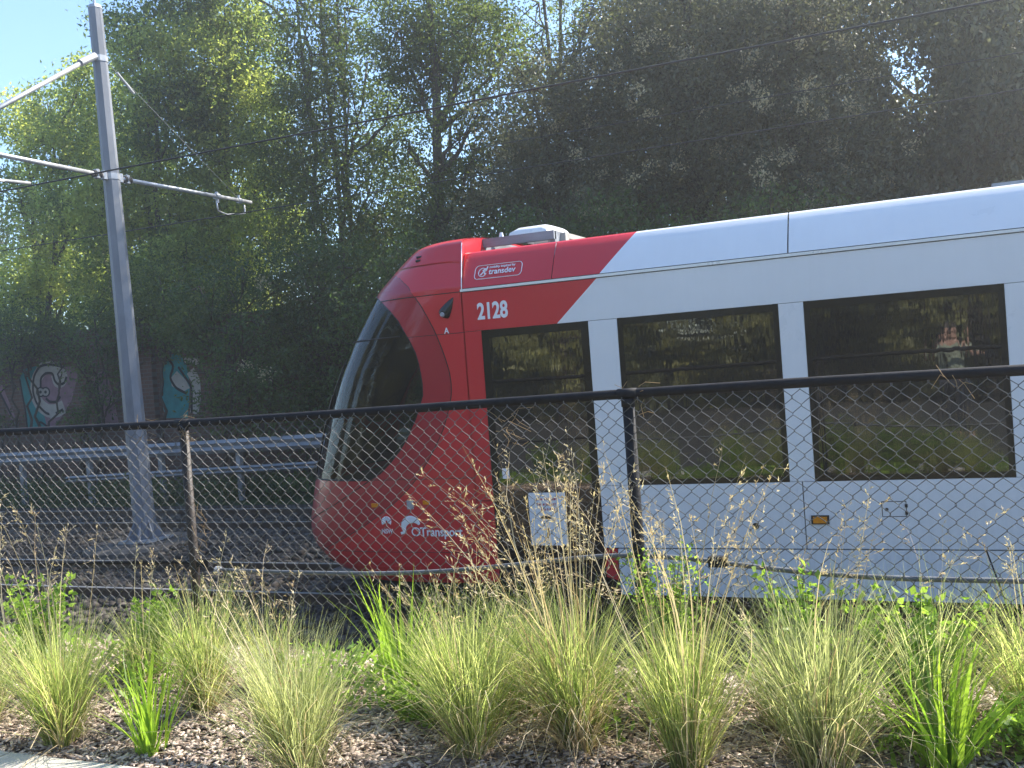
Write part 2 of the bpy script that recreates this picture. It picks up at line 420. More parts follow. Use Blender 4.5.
# ------------------------------------------------------------------ the tram
XJ0, YC, PE = -3.93, 9.375, 3.0
XE = 9.5
Y0, Y1 = 8.05, 10.70
tram = thing('tram', 'red and white low-floor tram passing behind the chain link fence', 'tram', (0, YC, 0))
ORIG['tram'] = (0, YC, 0)

def mirror(o_mb):
    m = MB(); m.v = [(x, 2 * YC - y, z) for x, y, z in o_mb.v]; m.f = [tuple(reversed(q)) for q in o_mb.f]; m.mi = list(o_mb.mi)
    return m
def both(mb, name, material, **k):
    a = mb.build(name, material, tram, **k)
    mirror(mb).build(name, material, tram, **k)
    return a

G = 0.004
X_DIAG = lambda z: -3.029 + 0.735 * (z - 2.545) / 0.672
zt, zb, zs = 2.545, 1.138, 0.215
WINS = [(-2.495, -1.172), (-0.983, 0.425), (0.62, 2.03), (4.0, 5.4), (5.6, 7.0), (7.2, 8.6)]
DOORS = [(-3.752, -2.748), (2.25, 3.78)]
# upper band
both(MB().prism([(XJ0 + 0.006, zt), (X_DIAG(zt), zt), (X_DIAG(2.895), 2.895), (XJ0 + 0.006, 2.895)], Y0, Y0 + 0.05), 'red_band', M['red_paint'])
both(MB().prism([(X_DIAG(zt), zt), (XE, zt), (XE, 2.895), (X_DIAG(2.895), 2.895)], Y0, Y0 + 0.05), 'white_band', M['white_paint'])
# pillars
both(MB().box(XJ0 + 0.006, DOORS[0][0], Y0, Y0 + 0.05, 1.03, zt - G), 'door_pillar', M['red_paint'])
both(MB().box(XJ0 + 0.006, DOORS[0][0], Y0, Y0 + 0.05, 0.3, 1.022), 'door_pillar', M['red_paint'])
for a, b in [(DOORS[0][1], WINS[0][0]), (WINS[0][1], WINS[1][0]), (WINS[1][1], WINS[2][0]), (WINS[2][1], DOORS[1][0]), (DOORS[1][1], WINS[3][0]), (WINS[3][1], WINS[4][0]), (WINS[4][1], WINS[5][0]), (WINS[5][1], XE)]:
    both(MB().box(a, b, Y0, Y0 + 0.05, zb + G, zt - G), 'pillar', M['white_paint'])
# lower panels with real gaps between them
def lower(xa, xb, za, zc):
    both(MB().box(xa + G, xb - G, Y0, Y0 + 0.04, za, zc), 'lower_panel', M['white_paint'])
lower(DOORS[0][1], -1.078, 0.612, zb); lower(-1.078, 2.25, 0.612, zb)
both(MB().prism([(-2.625, zs), (0.30, zs), (0.19, 0.602), (-2.625, 0.602)], Y0, Y0 + 0.04), 'lower_panel', M['white_paint'])
both(MB().prism([(0.312, zs), (2.246, zs), (2.246, 0.602), (0.202, 0.602)], Y0, Y0 + 0.04), 'lower_panel', M['white_paint'])
both(MB().prism([(-2.744, 0.36), (-2.635, 0.33), (-2.635, 0.602), (-2.744, 0.602)], Y0 + 0.006, Y0 + 0.04), 'red_skirt', M['red_paint'])
lower(3.78, 6.5, zs, zb); lower(6.5, XE, zs, zb)
# dark liner behind the gaps, floor, roof deck, ceiling, end wall
both(MB().box(-2.7, 2.2, Y0 + 0.045, Y0 + 0.07, zs + 0.02, zb - 0.02).box(3.8, XE, Y0 + 0.045, Y0 + 0.07, zs + 0.02, zb - 0.02).box(XJ0, XE, Y0 + 0.055, Y0 + 0.075, zt + 0.02, 2.9), 'liner', M['dark_trim'])
MB().box(-5.6, XE, Y0 + 0.15, Y1 - 0.15, 0.3, 0.36).build('floor', M['interior_grey'], tram)
MB().box(-4.0, XE, Y0 + 0.08, Y1 - 0.08, 2.62, 2.66).build('ceiling', M['interior_grey'], tram)
MB().box(XE - 0.05, XE, Y0 + 0.05, Y1 - 0.05, 0.3, 2.9).build('end_wall', M['dark_trim'], tram)
ug = MB().box(-5.3, XE, Y0 + 0.25, Y1 - 0.25, 0.12, 0.29)
for xb in (-2.6, -0.9, 5.0, 6.7):
    for y in (8.66, 10.09):
        ug.tube([(xb, y - 0.06, 0.3), (xb, y + 0.06, 0.3)], 0.295, 24)
ug.build('underframe', M['dark_trim'], tram)
# gutter ledge and roof fairing
both(MB().box(XJ0 + 0.006, XE, Y0 - 0.012, Y0 + 0.06, 2.902, 2.925), 'gutter', M['aluminium'])
prof = np.array([(8.052, 2.932), (8.085, 3.0), (8.132, 3.085), (8.186, 3.175), (8.236, 3.252), (8.262, 3.27), (8.42, 3.278)])
def fairing(xl, xr):
    """xl, xr functions of height"""
    rows = [[(xl(z), y, z), (xr(z), y, z)] for y, z in prof]
    return MB().grid(rows)
XD = lambda z: -2.62 + (z - 2.93) * 0.86
both(fairing(lambda z: XJ0 + 0.02 - max(0, z - 2.95) * 0.12, lambda z: -3.055), 'roof_fairing', M['red_paint'], smooth=True)
both(fairing(lambda z: -3.049, XD), 'roof_fairing', M['red_paint'], smooth=True)
both(fairing(XD, lambda z: -1.076), 'roof_fairing', M['white_paint'], smooth=True)
both(fairing(lambda z: -1.066, lambda z: 1.9), 'roof_fairing', M['white_paint'], smooth=True)
both(fairing(lambda z: 1.91, lambda z: 5.5), 'roof_fairing', M['white_paint'], smooth=True)
both(fairing(lambda z: 5.51, lambda z: XE), 'roof_fairing', M['white_paint'], smooth=True)
MB().box(XJ0 - 0.3, XE, 8.3, 10.45, 3.1, 3.16).build('roof_deck', M['interior_grey'], tram)
both(MB().box(XJ0 + 0.01, XE, 8.1, 8.3, 2.9, 2.93), 'roof_shelf', M['dark_trim'])
# equipment on the roof
rb = MB()
for x in (-4.02, -3.3):
    rb.box(x, x + 0.05, 8.75, 9.95, 3.16, 3.44)
rb.box(-4.02, -3.25, 8.72, 8.78, 3.36, 3.44).box(-4.02, -3.25, 9.9, 9.96, 3.36, 3.44).box(-3.97, -3.3, 8.8, 9.9, 3.16, 3.3)
rb.box(-3.25, -3.2, 8.75, 9.9, 3.17, 3.22)
ru = rb.build('roof_unit', M['dull_steel'], tram)
MB().box(-3.38, -3.2, 8.9, 9.0, 3.16, 3.43).box(-3.23, -3.2, 9.0, 9.9, 3.38, 3.43).box(-3.23, -3.2, 9.84, 9.9, 3.16, 3.43).build('bracket', M['cream'], ru).location = (0, 0, 0)
dm = MB()
ds = []
for x, k in ((-3.80, 0.0), (-3.78, 0.7), (-3.7, 1.0), (-3.45, 1.0), (-3.40, 0.85), (-3.38, 0.0)):
    ds.append([(x, 9.25 + 0.34 * math.copysign(abs(math.cos(a)) ** 0.6, math.cos(a)), 3.44 + 0.115 * k * math.sin(a) ** 0.5) for a in np.linspace(0.001, math.pi - 0.001, 13)])
dm.grid(ds); dm.build('dome', M['white_paint'], ru, smooth=True).location = (0, 0, 0)
MB().box(-4.06, -3.98, 8.5, 9.2, 3.16, 3.35).build('roof_panel', M['white_paint'], tram)
MB().tube([(-4.2, 8.8, 3.42), (-3.95, 8.8, 3.43)], 0.012, 6).build('conduit', M['galv'], tram)
MB().tube([(-3.9, 9.0, 3.4), (-3.9, 9.0, 3.52)], [0.05, 0.015], 8).build('antenna', M['white_paint'], tram)
MB().box(0.42, 2.4, 8.75, 10.0, 3.16, 3.36).build('roof_box', M['galv'], tram)

# windows: dark frame with the pane set in it
def window(x0, x1, z0, z1, ff=0.045, label=None, name='window', depth=0.0, top=0.06, side=Y0):
    f = MB(); y0, y1 = Y0 + 0.002, Y0 + 0.04
    f.box(x0 + 0.003, x0 + ff, y0, y1, z0, z1).box(x1 - ff, x1 - 0.003, y0, y1, z0, z1)
    f.box(x0 + ff, x1 - ff, y0, y1, z1 - top, z1 - 0.002).box(x0 + ff, x1 - ff, y0, y1, z0 + 0.002, z0 + ff)
    p = MB().box(x0 + ff, x1 - ff, Y0 + 0.006, Y0 + 0.012, z0 + ff, z1 - top)
    return f, p
for side in (0, 1):
    for (a, b) in WINS:
        f, p = window(a, b, zb, zt, 0.045)
        if side: f, p = mirror(f), mirror(p)
        fo = f.build('window', M['black_gloss'], tram)
        p.build('pane', M['glass'], fo).location = (0, 0, 0)
    for (a, b) in DOORS:
        for (c, d) in ([(a, b)] if b - a < 1.2 else [(a, (a + b) / 2), ((a + b) / 2, b)]):
            f, p = window(c, d, 0.47, zt, 0.07, top=0.07)
            f.box(c + 0.07, d - 0.07, Y0 + 0.004, Y0 + 0.03, 0.53, 0.62)
            if side: f, p = mirror(f), mirror(p)
            fo = f.build('door', M['black_gloss'], tram)
            p.build('pane', M['glass'], fo).location = (0, 0, 0)
            if not side and c < -3:
                door = fo
both(MB().box(DOORS[0][0], DOORS[0][1], Y0 + 0.02, Y0 + 0.06, 0.3, 0.465), 'door_step', M['dark_trim'])
both(MB().box(DOORS[1][0], DOORS[1][1], Y0 + 0.02, Y0 + 0.06, 0.215, 0.465), 'door_step', M['dark_trim'])
# notice stuck on the door glass
nb = MB().box(-3.413, -3.07, Y0 - 0.002, Y0 + 0.004, 0.63, 1.09)
notice = nb.build('notice', M['letter_white'], door); notice.location = (0, 0, 0)
lm = MB()
for zrow, segs in ((1.035, [(-3.34, -3.27), (-3.262, -3.2), (-3.19, -3.14)]), (0.99, [(-3.335, -3.29), (-3.28, -3.21), (-3.2, -3.145)]), (0.945, [(-3.3, -3.255), (-3.245, -3.16)])):
    for xa, xb in segs:
        x = xa
        while x < xb - 0.008:
            lm.box(x, x + 0.006, Y0 - 0.0035, Y0 - 0.002, zrow - 0.012, zrow + random.choice((0.012, 0.006, 0.006)))
            lm.box(x + 0.006, x + 0.011, Y0 - 0.0035, Y0 - 0.002, zrow + random.choice((-0.012, 0.0, 0.004)), zrow + 0.006)
            x += 0.016
lm.build('lettering', M['letter_red'], notice).location = (0, 0, 0)
MB().prism([(-3.32, 0.865), (-3.29, 0.89), (-3.23, 0.885), (-3.2, 0.868), (-3.23, 0.855), (-3.27, 0.862)], Y0 - 0.0035, Y0 - 0.002).build('pictogram', M['dark_trim'], notice).location = (0, 0, 0)
MB().prism([(-3.265, 0.7), (-3.245, 0.69), (-3.235, 0.76), (-3.25, 0.79)], Y0 - 0.0035, Y0 - 0.002).build('pictogram', M['dark_trim'], notice).location = (0, 0, 0)
MB().box(-3.645, -3.58, Y0 + 0.001, Y0 + 0.005, 1.22, 1.31).build('sticker', M['letter_white'], door).location = (0, 0, 0)

# small fittings on the white side
MB().tube([(-1.461, Y0 - 0.006, 0.792), (-1.461, Y0 + 0.01, 0.792)], 0.026, 20).tube([(-1.461, Y0 - 0.01, 0.792), (-1.461, Y0, 0.792)], 0.012, 12).build('filler_cap', M['dark_trim'], tram)
ml = MB().box(-1.03, -0.895, Y0 - 0.01, Y0 + 0.01, 0.805, 0.875).build('marker_light', M['dark_trim'], tram)
MB().box(-1.015, -0.91, Y0 - 0.022, Y0 - 0.008, 0.815, 0.865).build('lens', M['amber_lens'], ml).location = (0, 0, 0)
h = MB()
hx0, hx1, hz0, hz1 = -0.507, -0.33, 0.858, 0.978
h.box(hx0, hx1, Y0 - 0.0012, Y0, hz0, hz0 + 0.005).box(hx0, hx1, Y0 - 0.0012, Y0, hz1 - 0.005, hz1).box(hx0, hx0 + 0.005, Y0 - 0.0012, Y0, hz0, hz1).box(hx1 - 0.005, hx1, Y0 - 0.0012, Y0, hz0, hz1)
h.tube([(hx0 + 0.035, Y0 - 0.004, 0.915), (hx0 + 0.035, Y0, 0.915)], 0.013, 12).box(hx1 - 0.012, hx1 + 0.008, Y0 - 0.008, Y0, 0.93, 0.955).box(hx1 - 0.012, hx1 + 0.008, Y0 - 0.008, Y0, 0.875, 0.9)
h.build('service_hatch', M['dark_trim'], tram)
MB().tube([(0.17, Y0 - 0.003, 0.30), (0.17, Y0 + 0.002, 0.30)], 0.014, 10).build('jacking_plug', M['dark_trim'], tram)

# writing on the side
text_mesh('fleet_number', '2128', 0.20, (-3.775, Y0 - 0.0015, 2.645), M['letter_white'], tram, 0.74, 0.006)
text_mesh('cab_letter', 'A', 0.075, (-4.115, Y0 - 0.0015, 2.545), M['letter_white'], tram, 0.9, 0.001)
tilt = math.atan2(0.05, 0.085)
sign_rot = (R(90) - math.atan2(0.047, 0.085), 0, 0)
def fy(z): return float(np.interp(z, prof[:, 1], prof[:, 0]))
sg = MB()
def rrect(x0, x1, z0, z1, r, n=5):
    pts = []
    for cx, cz, a0 in ((x1 - r, z1 - r, 0), (x0 + r, z1 - r, 90), (x0 + r, z0 + r, 180), (x1 - r, z0 + r, 270)):
        pts += [(cx + r * math.cos(R(a0 + 90 * k / n)), cz + r * math.sin(R(a0 + 90 * k / n))) for k in range(n + 1)]
    return pts
rr = rrect(-3.80, -3.345, 3.0, 3.125, 0.035)
rr.append(rr[0])
sg.tube([(x, fy(z) - 0.004, z) for x, z in rr], 0.0035, 4, caps=False)
cc = [(-3.725 + 0.038 * math.cos(a), 3.06 + 0.038 * math.sin(a)) for a in np.linspace(0.9, 6.0, 24)]
sg.tube([(x, fy(z) - 0.004, z) for x, z in cc], 0.004, 4)
for seg in ([(-3.74, 3.035), (-3.71, 3.07)], [(-3.725, 3.075), (-3.69, 3.092)], [(-3.715, 3.06), (-3.69, 3.075), (-3.68, 3.11)], [(-3.71, 3.07), (-3.7, 3.04)]):
    sg.tube([(x, fy(z) - 0.004, z) for x, z in seg], 0.006, 4)
osign = sg.build('operator_sign', M['letter_white'], tram)
text_mesh('operator_name', 'transdev', 0.082, (-3.66, fy(3.036) - 0.009, 3.036), M['letter_white'], tram, 0.9, 0.001, sign_rot)
text_mesh('operator_motto', 'mobility inspired by', 0.032, (-3.66, fy(3.092) - 0.009, 3.092), M['letter_white'], tram, 0.98, 0.0005, sign_rot)

# ---- the nose: for every height a rounded plan curve
ZT = [.2, .3, .4, .5, .6, .7, .8, .9, 1., 1.2, 1.4, 1.6, 1.8, 2., 2.2, 2.4, 2.6, 2.8, 2.9, 3., 3.1, 3.2, 3.3, 3.38, 3.42, 3.5]
ST = [-5.58, -5.76, -5.954, -6.062, -6.135, -6.17, -6.166, -6.142, -6.118, -6.075, -6.006, -5.931, -5.862, -5.787, -5.705, -5.593, -5.478, -5.339, -5.268, -5.188, -5.074, -4.955, -4.816, -4.702, -4.6, -4.25]
def s0f(z):
    return float(np.mean(np.interp([z - 0.06, z - 0.03, z, z + 0.03, z + 0.06], ZT, ST)))
ZMAX = 3.48
def wf(z):
    wv = 1.325
    wv -= 0.42 * max(0.0, z - 2.95)
    if z > 3.34: wv *= max(0.0, 1 - ((z - 3.34) / (ZMAX - 3.34)) ** 2.5) ** 0.5
    if z < 0.5: wv = 1.325 - 0.10 * ((0.5 - z) / 0.3) ** 2
    return wv
def xjf(z):
    return XJ0 + 0.015 - max(0, z - 2.95) * 0.12
def nose(z, t, off=0.0):
    s0, xj, wv = s0f(z), xjf(z), wf(z)
    Lc = min(1.35, xj - s0 - 0.01)
    if t <= 1:
        ph = t * math.pi / 2
        x = s0 + Lc * (1 - math.cos(ph) ** (2 / PE)); y = wv * math.sin(ph) ** (2 / PE)
        # outward normal in plan, roughly
        nx, ny = -math.cos(ph), math.sin(ph)
    else:
        x = s0 + Lc + (xj - s0 - Lc) * (t - 1); y = wv; nx, ny = 0, 1
    return (x + off * nx, YC - y - off * ny, z)
def t_of_x(z, x):
    s0, xj = s0f(z), xjf(z)
    Lc = min(1.35, xj - s0 - 0.01)
    if x <= s0: return 0.0
    if x < s0 + Lc:
        c = (1 - (x - s0) / Lc) ** (PE / 2)
        return math.acos(max(0, min(1, c))) * 2 / math.pi
    return 1 + (x - s0 - Lc) / (xj - s0 - Lc)
AZt = [0.66, 0.7, 0.8, 0.9, 1.0, 1.1, 1.2, 1.3, 1.4, 1.5, 1.6, 1.8, 2.0, 2.1, 2.2, 2.3, 2.4, 2.5, 2.6, 2.7, 2.8, 2.9, 2.95, 2.99, 3.02]
AXt = [-6.16, -6.1, -5.95, -5.72, -5.47, -5.27, -5.08, -4.89, -4.77, -4.67, -4.59, -4.47, -4.385, -4.38, -4.39, -4.405, -4.43, -4.48, -4.54, -4.6, -4.7, -4.84, -4.93, -5.05, -5.2]
BZt = [0.42, 0.5, 0.6, 0.7, 0.8, 0.9, 1.0, 1.1, 1.2, 1.3, 1.4, 1.5, 1.6, 1.7, 1.8, 1.9, 2.0, 2.1, 2.2, 2.3, 2.4, 2.5, 2.6, 2.7, 2.8, 2.9, 3.0, 3.1, 3.16, 3.2]
BXt = [-5.99, -5.8, -5.57, -5.33, -5.12, -4.95, -4.79, -4.66, -4.55, -4.46, -4.38, -4.31, -4.245, -4.19, -4.15, -4.115, -4.09, -4.085, -4.095, -4.12, -4.15, -4.185, -4.225, -4.275, -4.33, -4.4, -4.48, -4.62, -4.76, -4.93]
def ta(z):
    if z >= AZt[-1] or z <= AZt[0]: return 0.0
    return t_of_x(z, float(np.interp(z, AZt, AXt)))
def tb(z):
    if z >= BZt[-1] or z <= BZt[0]: return 0.0
    return t_of_x(z, float(np.interp(z, BZt, BXt)))
ZG, ZH = 1.235, 2.905
def rows(z0, z1, n): return np.linspace(z0, z1, n)
def patch(z0, z1, nz, lo, hi, nt, off=0.0):
    """columns from lo(z) to hi(z)"""
    P = []
    for z in rows(z0, z1, nz):
        a, b = lo(z), max(hi(z), lo(z) + 1e-4)
        P.append([nose(z, a + (b - a) * k / (nt - 1), off) for k in range(nt)])
    return MB().grid(P)
zero = lambda z: 0.0
two = lambda z: 2.0
def merged(mbs, name, material, **k):
    m = MB()
    for q in mbs:
        m.add(q.v, q.f); r = mirror(q); m.add(r.v, r.f)
    return m.build(name, material, tram, smooth=True, **k)
wsc = merged([patch(ZG, 3.018, 60, zero, ta, 40, -0.004)], 'windscreen', M['wind_glass'])
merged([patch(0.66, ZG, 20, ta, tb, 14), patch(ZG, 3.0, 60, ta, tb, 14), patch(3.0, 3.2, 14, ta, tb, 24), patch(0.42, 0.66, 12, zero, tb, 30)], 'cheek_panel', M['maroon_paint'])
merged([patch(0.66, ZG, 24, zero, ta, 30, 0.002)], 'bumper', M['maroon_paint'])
merged([patch(0.27, 0.42, 8, zero, two, 40), patch(0.42, 2.54, 70, tb, two, 24), patch(2.54, ZH, 14, tb, two, 20)], 'nose_panel', M['red_paint'])
merged([patch(ZH, 3.2, 20, tb, two, 30, 0.004), patch(3.2, ZMAX - 0.003, 24, zero, two, 50, 0.004)], 'hood', M['red_paint'])
# seams of the nose
sm = MB()
def seam(pts, r=0.005): sm.tube(pts, r, 5)
seam([nose(z, tb(z), 0.0) for z in np.linspace(0.5, 3.17, 80)])
seam([nose(z, ta(z), 0.0) for z in np.linspace(0.70, 3.0, 70)], 0.006)
seam([nose(ZH, t, 0.001) for t in np.linspace(ta(ZH), 2, 24)])
seam([nose(ZG, t, 0.001) for t in np.linspace(0.05, ta(ZG), 30)], 0.008)
seam([nose(2.54, t, 0.0) for t in np.linspace(ta(2.54), 2, 20)], 0.003)
seam([nose(1.235, t, 0.0) for t in np.linspace(ta(1.235), 2, 20)], 0.003)
seam([nose(0.56, t, 0.0) for t in np.linspace(0.6, 2, 24)], 0.003)
seam([nose(2.555, t, 0.0) for t in np.linspace(0.1, ta(2.555) * 0.97, 24)], 0.006)
seam([nose(z, 1 + (1 if False else 0) + 0.0, 0.0) for z in np.linspace(1.24, 1.75, 12)], 0.002)
for z0, z1 in ((0.3, 2.9),):
    sm.box(XJ0 - 0.003, XJ0 + 0.008, Y0 + 0.006, Y0 + 0.05, z0, z1)
both(sm, 'panel_gap', M['dark_trim'])
wp = MB()
wp.tube([nose(1.26, 0.30, 0.02), nose(1.7, 0.36, 0.025), nose(2.05, 0.40, 0.02)], 0.012, 6)
wp.tube([nose(1.75, 0.34, 0.012), nose(2.1, 0.41, 0.012), nose(2.35, 0.46, 0.012)], 0.008, 6)
wp.build('wiper', M['dark_trim'], tram)
# light flashing on the rear lip of the hood
lip = MB()
lp = []
for z in np.linspace(ZH, 3.36, 24):
    lp.append(np.array(nose(z, 2.0, 0.004)) + np.array([0.004, 0, 0]))
lip.tube(lp, 0.0045, 6)
both(lip, 'hood_lip', M['aluminium'])
bk = [[np.array(nose(z, 2.0, 0.0)) + np.array([-0.01, 0, 0]), (xjf(z) - 0.01, YC, z)] for z in np.linspace(2.95, ZMAX - 0.02, 24)]
both(MB().grid(bk), 'hood_end', M['red_paint'])
# mirror camera pod and lamps on the nose
pod = []
tipx, tipz, bx, bz = -4.0, 2.865, -4.125, 2.69
for k in range(0, 11):
    f = k / 10
    x = tipx + (bx - tipx) * f; z = tipz + (bz - tipz) * f
    rad = 0.062 * math.sin(min(1, f * 0.86 + 0.01) * math.pi / 1.72) ** 0.9 if f < 1 else 0.0
    if f > 0.86: rad = 0.062 * math.sqrt(max(0, 1 - ((f - 0.8) / 0.2) ** 2))
    d = np.array([bz - tipz, 0, -(bx - tipx)]); d = d / np.linalg.norm(d)
    pod.append([np.array([x, Y0 + 0.003, z]) + d * rad * math.cos(a) + np.array([0, -0.75 * rad * abs(math.sin(a)), 0]) for a in np.linspace(0, math.pi, 13)])
po = MB().grid(pod).build('mirror_camera', M['black_gloss'], tram, smooth=True)
MB().tube([(-4.105, Y0 - 0.05, 2.715), (-4.105, Y0 - 0.035, 2.715)], [0.017, 0.024], 16).build('lens', M['grey_lens'], po).location = (0, 0, 0)
for (x, z) in ((-4.978, 1.0), (-4.427, 1.02)):
    yb = nose(z, t_of_x(z, x))[1]
    q = MB().box(x - 0.032, x + 0.032, yb - 0.014, yb + 0.01, z - 0.018, z + 0.018)
    q.build('marker_light', M['amber_lens'], tram)
MB().box(-4.63, -4.565, Y0 - 0.012, Y0 + 0.01, 0.96, 1.04).build('sensor', M['grey_lens'], tram)
for zz in (3.28, 3.245):
    p = np.array(nose(zz, t_of_x(zz, -4.42), 0.006))
    MB().tube([p + np.array([-0.02, 0, 0.0]), p + np.array([0.03, 0, 0])], 0.012, 8).build('hood_clip', M['dark_trim'], tram)
# government crest with its letters and the transport emblem, on the lower nose
wr = MB()
for k in range(9):
    a = R(-20 + 220 * k / 8)
    wr.tube([(-4.865 + 0.012 * math.cos(a), Y0 - 0.002, 0.845 + 0.012 * math.sin(a)), (-4.865 + 0.05 * math.cos(a), Y0 - 0.002, 0.845 + 0.05 * math.sin(a))], [0.006, 0.013], 6)
wr.build('crest', M['letter_white'], tram)
text_mesh('crest_lettering', 'NSW', 0.062, (-4.925, Y0 - 0.002, 0.735), M['letter_white'], tram, 0.85, 0.0008)
hp = MB()
arc = [(-4.60 + 0.085 * math.cos(a), 0.79 + 0.075 * math.sin(a)) for a in np.linspace(R(215), R(20), 22)]
hp.tube([(x, Y0 - 0.002, z) for x, z in arc], [0.012 + 0.024 * math.sin(k / 21 * math.pi) for k in range(22)], 6)
hp.tube([(-4.68, Y0 - 0.002, 0.745), (-4.72, Y0 - 0.002, 0.735)], 0.012, 6)
hp.tube([(-4.56 + 0.04 * math.cos(a), Y0 - 0.002, 0.75 + 0.035 * math.sin(a)) for a in np.linspace(0, 6.28, 16)], 0.007, 5)
for v in range(len(hp.v)):
    x, y, z = hp.v[v]; hp.v[v] = (x, Y0 - 0.002 + (y - Y0 + 0.002) * 0.1, z)
hp.build('transport_emblem', M['letter_white'], tram)
text_mesh('transport_lettering', 'Transport', 0.115, (-4.515, Y0 - 0.002, 0.71), M['letter_white'], tram, 0.92, 0.002)

# inside: driver's desk and seat, partition, seats, rails
MB().prism([(-5.75, 0.4), (-5.0, 0.4), (-5.0, 1.1), (-5.25, 1.3), (-5.8, 1.2)], 8.5, 10.3).build('driver_desk', M['dark_trim'], tram)
MB().box(-4.7, -4.2, 9.1, 9.65, 0.85, 0.97).box(-4.3, -4.2, 9.1, 9.65, 0.97, 1.65).box(-4.5, -4.4, 9.3, 9.45, 0.36, 0.85).build('driver_seat', M['seat_cloth'], tram)
MB().box(-3.95, -3.9, 8.6, 10.2, 0.36, 2.6).build('cab_partition', M['dark_trim'], tram)
for x in (-2.3, -1.5, -0.6, 0.2, 1.0, 4.3, 5.2, 6.1, 7.0):
    for y in (8.2, 9.7):
        MB().box(x, x + 0.42, y, y + 0.85, 0.75, 0.85).box(x + 0.36, x + 0.46, y, y + 0.85, 0.85, 1.45).box(x + 0.1, x + 0.3, y + 0.3, y + 0.5, 0.36, 0.75).build('seat', M['seat_cloth'], tram)
hr = MB()
for x, y in ((-3.35, 8.5), (-3.25, 9.4), (-2.6, 8.9), (-1.1, 8.9), (2.4, 8.9), (3.6, 8.9)):
    hr.tube([(x, y, 0.36), (x, y, 2.62)], 0.018, 8)
hr.tube([(-3.6, 8.5, 2.15), (-3.0, 8.5, 2.2)], 0.018, 8).tube([(-3.35, 8.5, 2.15), (-3.05, 9.3, 2.3)], 0.018, 8)
hr.build('handrail', M['yellow_rail'], tram)
MB().box(-2.4, 8.6, 8.75, 8.78, 2.42, 2.45).box(-2.4, 8.6, 10.0, 10.03, 2.42, 2.45).build('ceiling_rail', M['dark_trim'], tram)
# far window's brightness put into a pale strip's colour, seen through the third opening
MB().box(-0.95, 0.45, Y1 - 0.11, Y1 - 0.09, 2.1, 2.36).build('advert_strip', M['poster'], tram)

# ------------------------------------------------------------------ chain link fence
FY = 4.33
fence = thing('chain_link_fence', 'low black-railed chain link fence between the grasses and the tram', 'fence', (-1.3, FY, 0.65))
TOPZ = 2.035
fx0, fx1 = -9.0, 4.2
tr = MB()
xs = np.linspace(fx0, fx1, 40)
tr.tube([(x, FY, TOPZ + 0.012 * math.sin(x * 0.9 + 1.9) ) for x in xs], 0.022, 12)
tr.build('top_rail', M['black_pipe'], fence, smooth=True)
for i, x in enumerate((-8.97, -6.42, -3.868, -1.317, 1.235, 3.79)):
    m = MB().tube([(x, FY + 0.005, 0.4), (x, FY + 0.005, TOPZ - 0.015)], 0.028 if i > 2 else 0.026, 12)
    m.build('post', M['rusty_pipe'] if i % 2 == 0 else M['black_pipe'], fence, smooth=True)
    c = MB().tube([(x - 0.045, FY, TOPZ + 0.012 * math.sin(x * 0.9 + 1.9)), (x + 0.045, FY, TOPZ + 0.012 * math.sin(x * 0.9 + 1.9))], 0.0245, 12)
    c.tube([(x, FY, TOPZ - 0.05), (x, FY, TOPZ - 0.015)], 0.031, 12)
    c.build('post_fitting', M['black_pipe'], fence, smooth=True)
# woven wires: each wire a flat zigzag spiral hooked into its neighbours
pw = 0.0705
zt_, zb_ = TOPZ - 0.012, 1.05
nz = int(round((zt_ - zb_) / (pw / 2)))
wr = MB(); r = 0.0018
nw = int((fx1 - fx0) / (pw / 2))
Vs, Fs = [], []
sq = [(1, 0), (0, 1), (-1, 0), (0, -1)]
for i in range(nw):
    xc = fx0 + i * pw / 2
    pts = []
    for k in range(nz + 1):
        z = zt_ - k * pw / 2
        s = 1 if (k + i) % 2 else -1
        # the hook: the wire turns round its neighbour, front to back
        dx = s * (pw / 4 + 0.0035)
        wob = 0.0025 * math.sin(i * 1.7 + k * 0.6) + 0.002 * math.sin(i * 0.31)
        zz = z + 0.002 * math.sin(i * 0.9)
        pts.append((xc + dx + wob - s * 0.003, FY - 0.026 - s * 0.0022 * (1 if s > 0 else 1), zz + 0.004))
        pts.append((xc + dx + wob - s * 0.003, FY - 0.026 + s * 0.0022, zz - 0.004))
    P = np.array(pts)
    T = np.gradient(P, axis=0); T /= np.linalg.norm(T, axis=1, keepdims=True)
    U = np.cross(T, np.array([0, 1.0, 0])); U /= np.linalg.norm(U, axis=1, keepdims=True)
    W_ = np.cross(T, U)
    n6 = 6
    ring = np.stack([P + r * (math.cos(2 * math.pi * q / n6) * U + math.sin(2 * math.pi * q / n6) * W_) for q in range(n6)], 1)
    o = len(Vs) * 0 + sum(len(v) for v in Vs)
    m = len(P)
    idx = np.arange(m * n6).reshape(m, n6) + o
    F = np.stack([idx[:-1], np.roll(idx, -1, 1)[:-1], np.roll(idx, -1, 1)[1:], idx[1:]], -1).reshape(-1, 4)
    Vs.append(ring.reshape(-1, 3)); Fs.append(F)
raw_mesh('wire_mesh', np.concatenate(Vs), np.concatenate(Fs), M['wire_mesh'], None, fence, smooth=True)
